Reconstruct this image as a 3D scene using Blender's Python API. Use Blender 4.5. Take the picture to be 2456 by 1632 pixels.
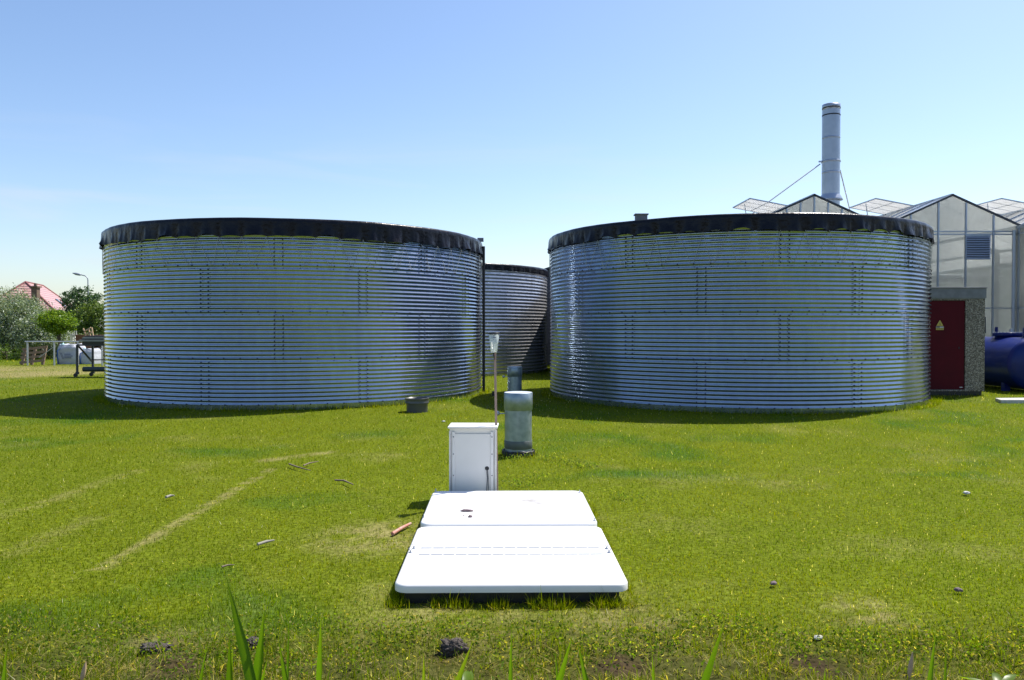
import bpy, bmesh, math, random
import numpy as np
from mathutils import Vector, Matrix
random.seed(7); rng = np.random.default_rng(7)
S = bpy.context.scene
for o in list(bpy.data.objects): bpy.data.objects.remove(o)
C = S.collection
PI = math.pi
# ------------------------------------------------------------------ camera, sky, sun, exposure
CH, F, CX, CY, PITCH = 1.5, 1880.0, 1228.0, 816.0, math.radians(0.945)
cam = bpy.data.objects.new('camera', bpy.data.cameras.new('camera')); C.objects.link(cam)
cam.data.sensor_width = 36; cam.data.lens = 36*F/2456; cam.data.clip_end = 3000; cam.data.clip_start = 0.05
cam.location = (0, 0, CH); cam.rotation_euler = (PI/2-PITCH, 0, 0); S.camera = cam
SUN_EL, SUN_AZ = math.radians(57.5), math.atan2(0.77, 0.63)          # azimuth from +Y towards +X
w = bpy.data.worlds.new("World"); S.world = w; w.use_nodes = True
nt = w.node_tree; bg = nt.nodes['Background']
sky = nt.nodes.new('ShaderNodeTexSky'); sky.sky_type = 'NISHITA'; sky.sun_disc = False
sky.sun_elevation = SUN_EL; sky.sun_rotation = SUN_AZ
sky.air_density = 1.0; sky.dust_density = 0.9; sky.ozone_density = 2.2; sky.altitude = 0
tint = nt.nodes.new('ShaderNodeVectorMath'); tint.operation = 'MULTIPLY'; tint.inputs[1].default_value = (.985, .968, .99)
hs_ = nt.nodes.new('ShaderNodeHueSaturation'); hs_.inputs['Saturation'].default_value = 1.07
nt.links.new(sky.outputs[0], tint.inputs[0]); nt.links.new(tint.outputs[0], hs_.inputs['Color']); 
# faint wisps of high cloud close to the horizon
wt = nt.nodes.new('ShaderNodeTexCoord'); wmp = nt.nodes.new('ShaderNodeMapping'); wmp.inputs['Scale'].default_value = (2.2, 2.2, 17)
wn_ = nt.nodes.new('ShaderNodeTexNoise'); wn_.inputs['Scale'].default_value = 1.6; wn_.inputs['Detail'].default_value = 5; wn_.inputs['Distortion'].default_value = .6
nt.links.new(wt.outputs['Generated'], wmp.inputs[0]); nt.links.new(wmp.outputs[0], wn_.inputs[0])
wr = nt.nodes.new('ShaderNodeMapRange'); wr.inputs[1].default_value = .48; wr.inputs[2].default_value = .72; nt.links.new(wn_.outputs['Fac'], wr.inputs[0])
wsx = nt.nodes.new('ShaderNodeSeparateXYZ'); nt.links.new(wt.outputs['Generated'], wsx.inputs[0])
wz = nt.nodes.new('ShaderNodeMapRange'); wz.inputs[1].default_value = .26; wz.inputs[2].default_value = .04; wz.inputs[3].default_value = 0; wz.inputs[4].default_value = .55; nt.links.new(wsx.outputs['Z'], wz.inputs[0])
wmu = nt.nodes.new('ShaderNodeMath'); wmu.operation = 'MULTIPLY'; nt.links.new(wr.outputs[0], wmu.inputs[0]); nt.links.new(wz.outputs[0], wmu.inputs[1])
wmx = nt.nodes.new('ShaderNodeMix'); wmx.data_type = 'RGBA'; wmx.inputs[7].default_value = (4.3, 4.45, 4.7, 1)
nt.links.new(wmu.outputs[0], wmx.inputs[0]); nt.links.new(hs_.outputs[0], wmx.inputs[6]); nt.links.new(wmx.outputs[2], bg.inputs[0]); bg.inputs[1].default_value = 0.113
sl = bpy.data.lights.new('sun', 'SUN'); sl.energy = 4.6; sl.angle = math.radians(0.5); sl.color = (1, 0.955, 0.88)
so = bpy.data.objects.new('sun', sl); C.objects.link(so)
sd = Vector((math.sin(SUN_AZ)*math.cos(SUN_EL), math.cos(SUN_AZ)*math.cos(SUN_EL), math.sin(SUN_EL)))
so.rotation_euler = sd.to_track_quat('Z', 'Y').to_euler(); so.location = sd*60
S.view_settings.view_transform = 'Standard'; S.view_settings.look = 'None'
S.view_settings.exposure = 0.75; S.view_settings.gamma = 1
S.render.engine = 'CYCLES'
# ------------------------------------------------------------------ photo pixel -> world
cp, sp = math.cos(PITCH), math.sin(PITCH)
def ray(px, py):
    u = (px-CX)/F; v = (CY-py)/F
    return Vector((u, cp+v*sp, v*cp-sp))
def at(px, py, Y):
    d = ray(px, py); return Vector((0, 0, CH)) + d*(Y/d.y)
def gnd(px, py, z=0.0):
    d = ray(px, py); return Vector((0, 0, CH)) + d*((z-CH)/d.z)
# ------------------------------------------------------------------ materials
def mat(name, col, rough=0.6, metal=0.0, noise=None, spec=0.5, bump=None, col2=None, trans=0.0, coord='Object', rvar=0.0, detail=4):
    m = bpy.data.materials.new(name); m.use_nodes = True
    n, l = m.node_tree.nodes, m.node_tree.links
    b = n['Principled BSDF']; b.inputs['Base Color'].default_value = (*col, 1)
    b.inputs['Roughness'].default_value = rough; b.inputs['Metallic'].default_value = metal
    b.inputs['Specular IOR Level'].default_value = spec
    if noise or bump:
        tc = n.new('ShaderNodeTexCoord')
    if noise:
        t = n.new('ShaderNodeTexNoise'); t.inputs['Scale'].default_value = noise; t.inputs['Detail'].default_value = detail
        l.new(tc.outputs[coord], t.inputs[0])
        r = n.new('ShaderNodeValToRGB'); r.color_ramp.elements[0].position = .35; r.color_ramp.elements[1].position = .68
        c2 = col2 or tuple(c*0.75 for c in col)
        r.color_ramp.elements[0].color = (*c2, 1); r.color_ramp.elements[1].color = (*col, 1)
        l.new(t.outputs['Fac'], r.inputs[0]); l.new(r.outputs[0], b.inputs['Base Color'])
        if rvar:
            mr = n.new('ShaderNodeMapRange'); mr.inputs[1].default_value = .3; mr.inputs[2].default_value = .7
            mr.inputs[3].default_value = rough-rvar; mr.inputs[4].default_value = rough+rvar
            l.new(t.outputs['Fac'], mr.inputs[0]); l.new(mr.outputs[0], b.inputs['Roughness'])
    if bump:
        t2 = n.new('ShaderNodeTexNoise'); t2.inputs['Scale'].default_value = bump[0]; t2.inputs['Detail'].default_value = 3
        l.new(tc.outputs[coord], t2.inputs[0])
        bp = n.new('ShaderNodeBump'); bp.inputs['Strength'].default_value = bump[1]; bp.inputs['Distance'].default_value = bump[2]
        l.new(t2.outputs['Fac'], bp.inputs['Height']); l.new(bp.outputs[0], b.inputs['Normal'])
    return m
def leafmat(name, trans=0.45, rough=0.5, spec=0.4, tint=(1.25, 1.25, .6)):
    m = bpy.data.materials.new(name); m.use_nodes = True
    n, l = m.node_tree.nodes, m.node_tree.links
    b = n['Principled BSDF']; b.inputs['Roughness'].default_value = rough; b.inputs['Specular IOR Level'].default_value = spec
    a = n.new('ShaderNodeAttribute'); a.attribute_name = 'Col'
    l.new(a.outputs['Color'], b.inputs['Base Color'])
    tr = n.new('ShaderNodeBsdfTranslucent'); mx = n.new('ShaderNodeMixShader'); mx.inputs[0].default_value = trans
    mu = n.new('ShaderNodeVectorMath'); mu.operation = 'MULTIPLY'; mu.inputs[1].default_value = tint
    l.new(a.outputs['Color'], mu.inputs[0]); l.new(mu.outputs[0], tr.inputs[0])
    l.new(b.outputs[0], mx.inputs[1]); l.new(tr.outputs[0], mx.inputs[2])
    l.new(mx.outputs[0], n['Material Output'].inputs[0])
    return m
M = {}
M['steel'] = mat('corrugated galvanised steel', (.36, .43, .50), .14, .84, noise=9, col2=(.33, .38, .48), rvar=.025)  # blue tint stands in for the deep blue sky reflected in the ribs
M['steel_old'] = mat('weathered galvanised steel', (.62, .62, .63), .22, .60, noise=9, col2=(.50, .50, .52), rvar=.04)
def panelise(m):      # sheet to sheet tone and faint vertical water stains
    n, l = m.node_tree.nodes, m.node_tree.links; b = n['Principled BSDF']; src = b.inputs['Base Color'].links[0].from_socket
    oi = n.new('ShaderNodeObjectInfo'); mr = n.new('ShaderNodeMapRange'); mr.inputs[3].default_value = .92; mr.inputs[4].default_value = 1.08; l.new(oi.outputs['Random'], mr.inputs[0])
    tc = n.new('ShaderNodeTexCoord'); mp = n.new('ShaderNodeMapping'); mp.inputs['Scale'].default_value = (7, 7, .5); l.new(tc.outputs['Object'], mp.inputs[0])
    ad = n.new('ShaderNodeVectorMath'); ad.operation = 'ADD'; l.new(mp.outputs[0], ad.inputs[0]); sc = n.new('ShaderNodeMath'); sc.operation = 'MULTIPLY'; sc.inputs[1].default_value = 50; l.new(oi.outputs['Random'], sc.inputs[0]); l.new(sc.outputs[0], ad.inputs[1])
    t = n.new('ShaderNodeTexNoise'); t.inputs['Scale'].default_value = 1.5; t.inputs['Detail'].default_value = 4; l.new(ad.outputs[0], t.inputs[0])
    m2 = n.new('ShaderNodeMapRange'); m2.inputs[1].default_value = .3; m2.inputs[2].default_value = .7; m2.inputs[3].default_value = .94; m2.inputs[4].default_value = 1.05; l.new(t.outputs['Fac'], m2.inputs[0])
    mu = n.new('ShaderNodeMath'); mu.operation = 'MULTIPLY'; l.new(mr.outputs[0], mu.inputs[0]); l.new(m2.outputs[0], mu.inputs[1])
    vs = n.new('ShaderNodeVectorMath'); vs.operation = 'SCALE'; l.new(src, vs.inputs[0]); l.new(mu.outputs[0], vs.inputs['Scale']); l.new(vs.outputs[0], b.inputs['Base Color'])
panelise(M['steel']); panelise(M['steel_old'])
M['bolt'] = mat('dark zinc bolt', (.03, .035, .05), .5, .6)
M['liner'] = mat('black pond liner', (.005, .005, .010), .28, 0, noise=5, col2=(.009, .009, .014), spec=.2, bump=(14, .35, .03))
M['rope'] = mat('pale nylon cord', (.42, .42, .38), .7)
M['white'] = mat('white polyester', (.76, .745, .72), .35, noise=5, col2=(.72, .70, .675))
M['whitebox'] = mat('white coated sheet', (.76, .74, .71), .4, noise=4, col2=(.71, .69, .66))
M['zinc'] = mat('spangled zinc pipe', (.36, .42, .45), .42, .65, noise=14, col2=(.25, .31, .34), rvar=.08, detail=8)
M['zinc_lid'] = mat('pale zinc cap', (.68, .72, .74), .45, .3, noise=10)
M['pvc'] = mat('dark grey pvc', (.075, .078, .085), .38)
M['black'] = mat('black plastic', (.015, .015, .018), .45)
M['red'] = mat('dark red paint', (.085, .003, .010), .55, noise=3, col2=(.070, .003, .009), spec=.12)
M['capgrey'] = mat('grey concrete fascia', (.21, .21, .23), .7, noise=6)
M['blue'] = mat('dark blue tank paint', (.003, .015, .145), .34, noise=4, col2=(.003, .012, .115), spec=.3)
M['alu'] = mat('aluminium glazing bar', (.42, .46, .52), .4, .7)
M['darkalu'] = mat('dark gutter metal', (.05, .055, .065), .5, .3)
M['slab'] = mat('pale concrete', (.5, .49, .46), .85, noise=20, col2=(.38, .37, .34))
M['wood'] = mat('weathered wood', (.27, .19, .13), .8, noise=12, col2=(.18, .12, .08))
M['palewood'] = mat('fresh sawn wood', (.62, .42, .25), .7, noise=12)
M['stakewood'] = mat('pinkish planed stake', (.38, .27, .22), .7, noise=25, col2=(.30, .21, .17))
M['darkframe'] = mat('dark painted frame', (.035, .04, .055), .5, .3)
M['roller'] = mat('dark green roller', (.03, .045, .05), .5)
M['ribgrey'] = mat('grey trough plastic', (.22, .23, .23), .6)
M['bag'] = mat('white woven bag', (.46, .47, .52), .7, noise=9, col2=(.41, .42, .46), bump=(12, .4, .03))
M['strap'] = mat('blue bag strap', (.03, .10, .30), .7)
M['ink'] = mat('blue grey print', (.05, .07, .14), .8)
M['galv'] = mat('galvanised tube', (.45, .47, .50), .45, .5)
M['tile'] = mat('red glazed roof tile', (.50, .24, .20), .42, noise=3, col2=(.42, .20, .17))
M['tiledark'] = mat('ridge tile', (.22, .07, .065), .5)
M['brickbrown'] = mat('brown brick', (.17, .11, .08), .85, noise=8)
M['brickred'] = mat('red garden brick', (.30, .13, .08), .85, noise=9)
M['plaster'] = mat('cream render', (.62, .60, .55), .8)
M['glassdark'] = mat('window glass', (.03, .04, .05), .08)
M['lampgrey'] = mat('lamp post grey', (.33, .35, .40), .5, .3)
M['bark'] = mat('bark', (.09, .065, .045), .9, noise=10)
M['shed'] = mat('dark grey steel cladding', (.045, .052, .07), .5, noise=3)
M['yellow'] = mat('faded warning yellow', (.55, .42, .09), .55)
M['signwhite'] = mat('sign strip', (.60, .60, .62), .5)
M['stone'] = mat('purple brown stone', (.16, .11, .12), .8, noise=40)
M['redplastic'] = mat('faded red stick', (.50, .14, .10), .6, noise=30, col2=(.42, .30, .24))
M['twig'] = mat('dry twig', (.17, .13, .09), .9)
M['litter'] = mat('white litter', (.40, .40, .38), .7)
M['greytwig'] = mat('grey bleached wood', (.26, .24, .20), .85)
M['leaf'] = leafmat('tree foliage', .30, .45)
M['grass'] = leafmat('mown grass', .60, .5, .04, (1.45, 1.38, .3))
M['reed'] = leafmat('reed blade', .6, .35, .4, (1.5, 1.45, .35))
def lidmat():
    m = mat('white polyester lid with rust coloured stain', (.74, .74, .74), .32)
    n, l = m.node_tree.nodes, m.node_tree.links; b = n['Principled BSDF']
    tc = n.new('ShaderNodeTexCoord'); mp = n.new('ShaderNodeMapping')
    c = gnd(1300, 1213, .1); mp.inputs['Location'].default_value = (-c.x, -c.y, 0)
    gr = n.new('ShaderNodeTexNoise'); gr.inputs['Scale'].default_value = 14; gr.inputs['Detail'].default_value = 10
    l.new(tc.outputs['Object'], mp.inputs[0]); l.new(tc.outputs['Object'], gr.inputs[0])
    ln = n.new('ShaderNodeVectorMath'); ln.operation = 'LENGTH'; l.new(mp.outputs[0], ln.inputs[0])
    mr = n.new('ShaderNodeMapRange'); mr.inputs[1].default_value = .03; mr.inputs[2].default_value = .42; mr.inputs[3].default_value = 1.25; mr.inputs[4].default_value = 0
    l.new(ln.outputs['Value'], mr.inputs[0])
    m2 = n.new('ShaderNodeMapRange'); m2.inputs[1].default_value = .30; m2.inputs[2].default_value = .78
    l.new(gr.outputs['Fac'], m2.inputs[0])
    mu = n.new('ShaderNodeMath'); mu.operation = 'MULTIPLY'; l.new(mr.outputs[0], mu.inputs[0]); l.new(m2.outputs[0], mu.inputs[1])
    mx = n.new('ShaderNodeMix'); mx.data_type = 'RGBA'; mx.inputs[6].default_value = (.74, .74, .74, 1); mx.inputs[7].default_value = (.20, .15, .10, 1)
    l.new(mu.outputs[0], mx.inputs[0]); l.new(mx.outputs[2], b.inputs['Base Color'])
    return m
M['lid'] = lidmat()
def pebblemat():
    m = bpy.data.materials.new('exposed pebble concrete'); m.use_nodes = True
    n, l = m.node_tree.nodes, m.node_tree.links; b = n['Principled BSDF']; b.inputs['Roughness'].default_value = .75
    tc = n.new('ShaderNodeTexCoord'); v = n.new('ShaderNodeTexVoronoi'); v.inputs['Scale'].default_value = 60
    l.new(tc.outputs['Object'], v.inputs[0])
    sx = n.new('ShaderNodeSeparateColor'); l.new(v.outputs['Color'], sx.inputs[0])
    r = n.new('ShaderNodeValToRGB'); r.color_ramp.elements[0].color = (.05, .043, .036, 1); r.color_ramp.elements[1].color = (.42, .38, .33, 1)
    r.color_ramp.elements[1].position = 1; e = r.color_ramp.elements.new(.6); e.color = (.20, .165, .125, 1)
    l.new(sx.outputs[0], r.inputs[0]); l.new(r.outputs[0], b.inputs['Base Color'])
    bp = n.new('ShaderNodeBump'); bp.inputs['Strength'].default_value = .8; bp.inputs['Distance'].default_value = .01; bp.invert = True
    l.new(v.outputs['Distance'], bp.inputs['Height']); l.new(bp.outputs[0], b.inputs['Normal'])
    return m
M['pebble'] = pebblemat()
def glassmat(name, diff, tr, col=(.8, .84, .84), rough=.2):
    m = bpy.data.materials.new(name); m.use_nodes = True
    n, l = m.node_tree.nodes, m.node_tree.links; out = n['Material Output']; n.remove(n['Principled BSDF'])
    tc = n.new('ShaderNodeTexCoord'); ns = n.new('ShaderNodeTexNoise'); ns.inputs['Scale'].default_value = .9; ns.inputs['Detail'].default_value = 3
    l.new(tc.outputs['Object'], ns.inputs[0])
    tp = n.new('ShaderNodeBsdfTransparent'); tp.inputs[0].default_value = (.92, .94, .93, 1)
    tl = n.new('ShaderNodeBsdfTranslucent'); tl.inputs[0].default_value = (*col, 1)
    df = n.new('ShaderNodeBsdfDiffuse'); df.inputs[0].default_value = (*col, 1)
    gl = n.new('ShaderNodeBsdfGlossy'); gl.inputs['Roughness'].default_value = rough
    fr = n.new('ShaderNodeFresnel'); fr.inputs[0].default_value = 1.5
    m1 = n.new('ShaderNodeMixShader'); m1.inputs[0].default_value = diff; l.new(tl.outputs[0], m1.inputs[1]); l.new(df.outputs[0], m1.inputs[2])
    mr = n.new('ShaderNodeMapRange'); mr.inputs[1].default_value = .3; mr.inputs[2].default_value = .7
    mr.inputs[3].default_value = max(0, 1-tr-.15); mr.inputs[4].default_value = min(1, 1-tr+.15); l.new(ns.outputs['Fac'], mr.inputs[0])
    m2 = n.new('ShaderNodeMixShader'); l.new(mr.outputs[0], m2.inputs[0]); l.new(tp.outputs[0], m2.inputs[1]); l.new(m1.outputs[0], m2.inputs[2])
    m3 = n.new('ShaderNodeMixShader'); l.new(fr.outputs[0], m3.inputs[0]); l.new(m2.outputs[0], m3.inputs[1]); l.new(gl.outputs[0], m3.inputs[2])
    l.new(m3.outputs[0], out.inputs[0]); return m
M['gableglass'] = glassmat('frosted gable glass', .04, .50, (.92, .93, .90))
M['roofglass'] = glassmat('whitewashed roof glass', .12, .22, (.97, .98, .98))
# ------------------------------------------------------------------ mesh helpers
class MB:
    def __init__(s): s.v = []; s.f = []; s.mi = []; s.sm = []
    def add(s, vs, fs, mi=0, smooth=False):
        b = len(s.v); s.v += [tuple(x) for x in vs]
        for f in fs: s.f.append(tuple(b+i for i in f)); s.mi.append(mi); s.sm.append(smooth)
        return s
    def box(s, c, d, rz=0, mi=0, M3=None):
        hx, hy, hz = d[0]/2, d[1]/2, d[2]/2
        vs = [Vector((x*hx, y*hy, z*hz)) for z in (-1, 1) for y in (-1, 1) for x in (-1, 1)]
        R = M3 if M3 is not None else Matrix.Rotation(rz, 3, 'Z')
        vs = [R @ v + Vector(c) for v in vs]
        return s.add(vs, [(0, 2, 3, 1), (4, 5, 7, 6), (0, 1, 5, 4), (2, 6, 7, 3), (0, 4, 6, 2), (1, 3, 7, 5)], mi)
    def bar(s, a, b, wd, ht=None, mi=0, up=(0, 0, 1)):
        a, b = Vector(a), Vector(b); ht = ht or wd; d = b-a; L = d.length; z = d.normalized()
        u = Vector(up)
        if abs(z.dot(u)) > .98: u = Vector((0, 1, 0))
        x = u.cross(z).normalized(); y = z.cross(x)
        R = Matrix((x, y, z)).transposed()
        return s.box((a+b)/2, (wd, ht, L), M3=R, mi=mi)
    def tube(s, pts, r, seg=10, mi=0, cap=True, smooth=True):
        pts = [Vector(p) for p in pts]; n = len(pts); rs = r if isinstance(r, (list, tuple)) else [r]*n
        vs = []; ref = None
        for i, p in enumerate(pts):
            t = (pts[min(i+1, n-1)]-pts[max(i-1, 0)]).normalized()
            if ref is None: ref = Vector((0, 0, 1)) if abs(t.z) < .9 else Vector((1, 0, 0))
            x = ref.cross(t).normalized(); y = t.cross(x); ref = y if False else ref
            for k in range(seg):
                a = 2*PI*k/seg; vs.append(p+(x*math.cos(a)+y*math.sin(a))*rs[i])
        fs = [(i*seg+k, i*seg+(k+1) % seg, (i+1)*seg+(k+1) % seg, (i+1)*seg+k) for i in range(n-1) for k in range(seg)]
        s.add(vs, fs, mi, smooth)
        if cap: s.add(vs[:seg], [tuple(reversed(range(seg)))], mi); s.add(vs[-seg:], [tuple(range(seg))], mi)
        return s
    def lathe(s, prof, seg=48, c=(0, 0, 0), mi=0, smooth=True):
        vs = [(c[0]+r*math.cos(2*PI*k/seg), c[1]+r*math.sin(2*PI*k/seg), c[2]+z) for r, z in prof for k in range(seg)]
        fs = [(i*seg+k, i*seg+(k+1) % seg, (i+1)*seg+(k+1) % seg, (i+1)*seg+k) for i in range(len(prof)-1) for k in range(seg)]
        return s.add(vs, fs, mi, smooth)
    def prism(s, poly, z0, z1, mi=0):
        n = len(poly); vs = [(p[0], p[1], z0) for p in poly]+[(p[0], p[1], z1) for p in poly]
        return s.add(vs, [tuple(reversed(range(n))), tuple(range(n, 2*n))]+[(i, (i+1) % n, n+(i+1) % n, n+i) for i in range(n)], mi)
    def quad(s, a, b, c, d, mi=0): return s.add([a, b, c, d], [(0, 1, 2, 3)], mi)
    def pane(s, a, b, c, d, th=.006, mi=0):       # a flat sheet with thickness
        a, b, c, d = map(Vector, (a, b, c, d)); n = (b-a).cross(d-a).normalized()*th/2
        vs = [a-n, b-n, c-n, d-n, a+n, b+n, c+n, d+n]
        return s.add(vs, [(3, 2, 1, 0), (4, 5, 6, 7), (0, 1, 5, 4), (1, 2, 6, 5), (2, 3, 7, 6), (3, 0, 4, 7)], mi)
    def mesh(s, name, mats):
        me = bpy.data.meshes.new(name); me.from_pydata(s.v, [], s.f)
        for m in (mats if isinstance(mats, (list, tuple)) else [mats]): me.materials.append(m)
        me.polygons.foreach_set('material_index', s.mi); me.polygons.foreach_set('use_smooth', s.sm); me.update(); return me
    def build(s, name, mats, parent=None, bevel=0):
        o = bpy.data.objects.new(name, s.mesh(name, mats)); C.objects.link(o)
        if parent is not None: o.parent = parent; 
        if bevel:
            b = o.modifiers.new('bevel', 'BEVEL'); b.width = bevel; b.segments = 2; b.limit_method = 'ANGLE'
        return o
def tag(o, label=None, cat=None, group=None, kind=None):
    if label: o['label'] = label
    if cat: o['category'] = cat
    if group: o['group'] = group
    if kind: o['kind'] = kind
    return o
def thing(name, label, cat, loc=(0, 0, 0), rz=0, group=None):
    o = bpy.data.objects.new(name, None); C.objects.link(o); o.location = loc; o.rotation_euler = (0, 0, rz)
    o.empty_display_size = .2
    return tag(o, label, cat, group)
def copy_tree(o, parent=None):
    c = o.copy(); C.objects.link(c); c.parent = parent
    for ch in list(o.children): copy_tree(ch, c)
    return c
def vnoise(x, y, s, seed=0):
    x = np.asarray(x)*s+1000.5+seed*17.3; y = np.asarray(y)*s+1000.5+seed*31.7
    xi = np.floor(x).astype(np.int64); yi = np.floor(y).astype(np.int64); fx = x-xi; fy = y-yi
    fx = fx*fx*(3-2*fx); fy = fy*fy*(3-2*fy)
    def h(a, b):
        n = (a*374761393+b*668265263+seed*2147483647) & 0xffffffff
        n = ((n ^ (n >> 13))*1274126177) & 0xffffffff
        return ((n ^ (n >> 16)) & 0xffff)/65535.0
    return (h(xi, yi)*(1-fx)+h(xi+1, yi)*fx)*(1-fy)+(h(xi, yi+1)*(1-fx)+h(xi+1, yi+1)*fx)*fy
def fbm(x, y, s, seed=0): return .5*vnoise(x, y, s, seed)+.3*vnoise(x, y, s*2.1, seed+1)+.2*vnoise(x, y, s*4.3, seed+2)
def npmesh(name, V, faces_flat, nper, cols, mt):
    me = bpy.data.meshes.new(name); nv = len(V); nf = len(nper)
    me.vertices.add(nv); me.vertices.foreach_set('co', V.astype(np.float32).ravel())
    me.loops.add(len(faces_flat)); me.loops.foreach_set('vertex_index', faces_flat.astype(np.int32))
    me.polygons.add(nf); st = np.concatenate([[0], np.cumsum(nper)[:-1]]).astype(np.int32)
    me.polygons.foreach_set('loop_start', st); me.polygons.foreach_set('loop_total', np.asarray(nper, np.int32))
    a = me.color_attributes.new('Col', 'FLOAT_COLOR', 'POINT')
    a.data.foreach_set('color', np.concatenate([cols, np.ones((nv, 1))], 1).astype(np.float32).ravel())
    me.materials.append(mt); me.update(calc_edges=True); return me
# ------------------------------------------------------------------ ground
LT = (-4.83, 18.17, 4.10); RT = (4.82, 17.45, 3.96); BT = (-2.98, 27.44, 4.20)
def seg_d(x, y, a, b):
    ax, ay, bx, by = a.x, a.y, b.x, b.y; dx, dy = bx-ax, by-ay
    t = np.clip(((x-ax)*dx+(y-ay)*dy)/(dx*dx+dy*dy), 0, 1)
    return np.hypot(x-ax-t*dx, y-ay-t*dy)
def wornf(x, y):
    w_ = np.zeros_like(x)
    n = fbm(x, y, 11.0, 3)*1.5-.22
    for a, b, wd, st in ((gnd(650, 1125), gnd(240, 1365), .045, .95), (gnd(330, 1130), gnd(60, 1220), .10, .4), (gnd(230, 1240), gnd(20, 1330), .12, .3), (gnd(640, 1105), gnd(790, 1085), .12, .7)):
        d = seg_d(x, y, a, b); w_ = np.maximum(w_, st*np.clip(1.3-d/wd, 0, 1)*np.clip(n*3.2-.9, 0, 1))
    for px, py, r, st in ((900, 1290, .45, .8), (1640, 1530, .3, .35), (380, 1560, .22, 1), (1500, 1500, .35, .7), (1080, 1490, .5, .6), (2080, 1470, .25, .7)):
        c = gnd(px, py); d = np.hypot(x-c.x, y-c.y); w_ = np.maximum(w_, st*np.clip(1.4-d/r, 0, 1)*np.clip(fbm(x, y, 13, 4)*3.4-1.1, 0, 1))
    dry = np.clip((-x-10.9-(30-y)*.55)/1.5+.6, 0, 1)*np.clip((y-20.5)/3, 0, 1)*np.clip((30.8-y)/2.5, 0, 1)
    w_ = np.maximum(w_, dry*np.clip(2.0*fbm(x*.35, y, 2.2, 9)-.15, 0, 1))
    w_ = np.maximum(w_, .30*np.clip(fbm(x, y, 1.3, 21)*4-2.4, 0, 1)*fbm(x, y, 9, 22)*1.6)
    return np.clip(w_*.75, 0, 1)
def roughf(x, y):       # coarse, uncut strip at the ditch edge and round the lids
    e = np.clip((4.15+.25*(vnoise(x, y, 1.5, 5)-.5)-y)/.75, 0, 1)
    return e
def lushf(x, y): return np.clip(fbm(x*.8, y, .75, 12)*4.2-2.45, 0, 1)
def bank(x, y):
    e = 3.12+.16*(vnoise(x, y*0, 1.2, 8)-.5)
    t = np.clip((e-y)/1.6, 0, 1); far = np.clip((y+3)/-2.0, 0, 1)
    return np.where(y > -1, -1.0*t*t*(3-2*t), -1.0+1.0*far)
def gheight(x, y):
    z = bank(x, y)
    near = np.clip((12-y)/6, 0, 1)
    return z+near*(.010*(vnoise(x, y, 3, 30)-.5)+.006*(vnoise(x, y, 11, 31)-.5))+roughf(x, y)*.075*(fbm(x, y, 6, 33)-.45)
soil_spots = [(gnd(1085, 1568), .06, .03), (gnd(375, 1560), .06, .02), (gnd(430, 1600), .10, -.03), (gnd(600, 1545), .05, .02), (gnd(1490, 1600), .1, -.02), (gnd(1950, 1600), .1, .0)]
def soilf(x, y):
    s_ = np.zeros_like(x)
    for c, r, h in soil_spots:
        s_ = np.maximum(s_, np.clip(1.7-np.hypot(x-c.x, y-c.y)/r+(.9*(fbm(x, y, 14, 40)-.5)), 0, 1))
    return s_
def gcolor(x, y):
    wn = wornf(x, y); ls = lushf(x, y); ro = roughf(x, y); so_ = soilf(x, y)
    n = fbm(x, y, 9, 2)[:, None]
    c = np.array([.095, .12, .008])*(0.8+.4*n)
    c = c*(1-ls[:, None])+np.array([.035, .085, .012])*ls[:, None]
    c = c*(1-wn[:, None])+np.array([.26, .21, .10])*(0.75+.5*n)*wn[:, None]
    d = (ro*.8)[:, None]; c = c*(1-d)+np.array([.048, .044, .016])*d*(.4+1.1*n)
    s_ = so_[:, None]; c = c*(1-s_)+np.array([.048, .034, .018])*(0.4+n)*s_
    b_ = np.clip((2.9-y)/.4, 0, 1)[:, None]; c = c*(1-b_)+np.array([.05, .042, .025])*b_
    return c
def axis(lo, hi, step, far, n):
    core = np.arange(lo, hi+1e-6, step); g = np.geomspace(1, far, n)
    return np.concatenate([lo-(g[::-1]-1)*1.0-step, core, hi+(g-1)+step])
xs = axis(-6, 6, .06, 900, 60); ys = axis(-2, 9, .06, 1400, 70)
X, Y = np.meshgrid(xs, ys); xf, yf = X.ravel(), Y.ravel()
V = np.stack([xf, yf, gheight(xf, yf)], 1)
nx, ny = len(xs), len(ys); I = np.arange(nx*ny).reshape(ny, nx)
Q = np.stack([I[:-1, :-1], I[:-1, 1:], I[1:, 1:], I[1:, :-1]], -1).reshape(-1, 4)
gm = bpy.data.materials.new('lawn soil and thatch'); gm.use_nodes = True
n_, l_ = gm.node_tree.nodes, gm.node_tree.links; b_ = n_['Principled BSDF']; b_.inputs['Roughness'].default_value = .9; b_.inputs['Specular IOR Level'].default_value = .03
a_ = n_.new('ShaderNodeAttribute'); a_.attribute_name = 'Col'; tc_ = n_.new('ShaderNodeTexCoord')
t_ = n_.new('ShaderNodeTexNoise'); t_.inputs['Scale'].default_value = 30; t_.inputs['Detail'].default_value = 8; l_.new(tc_.outputs['Object'], t_.inputs[0])
mr_ = n_.new('ShaderNodeMapRange'); mr_.inputs[1].default_value = .3; mr_.inputs[2].default_value = .7; mr_.inputs[3].default_value = .55; mr_.inputs[4].default_value = 1.45
l_.new(t_.outputs['Fac'], mr_.inputs[0]); vm_ = n_.new('ShaderNodeVectorMath'); vm_.operation = 'SCALE'
l_.new(a_.outputs['Color'], vm_.inputs[0]); l_.new(mr_.outputs[0], vm_.inputs['Scale']); l_.new(vm_.outputs[0], b_.inputs['Base Color'])
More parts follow.
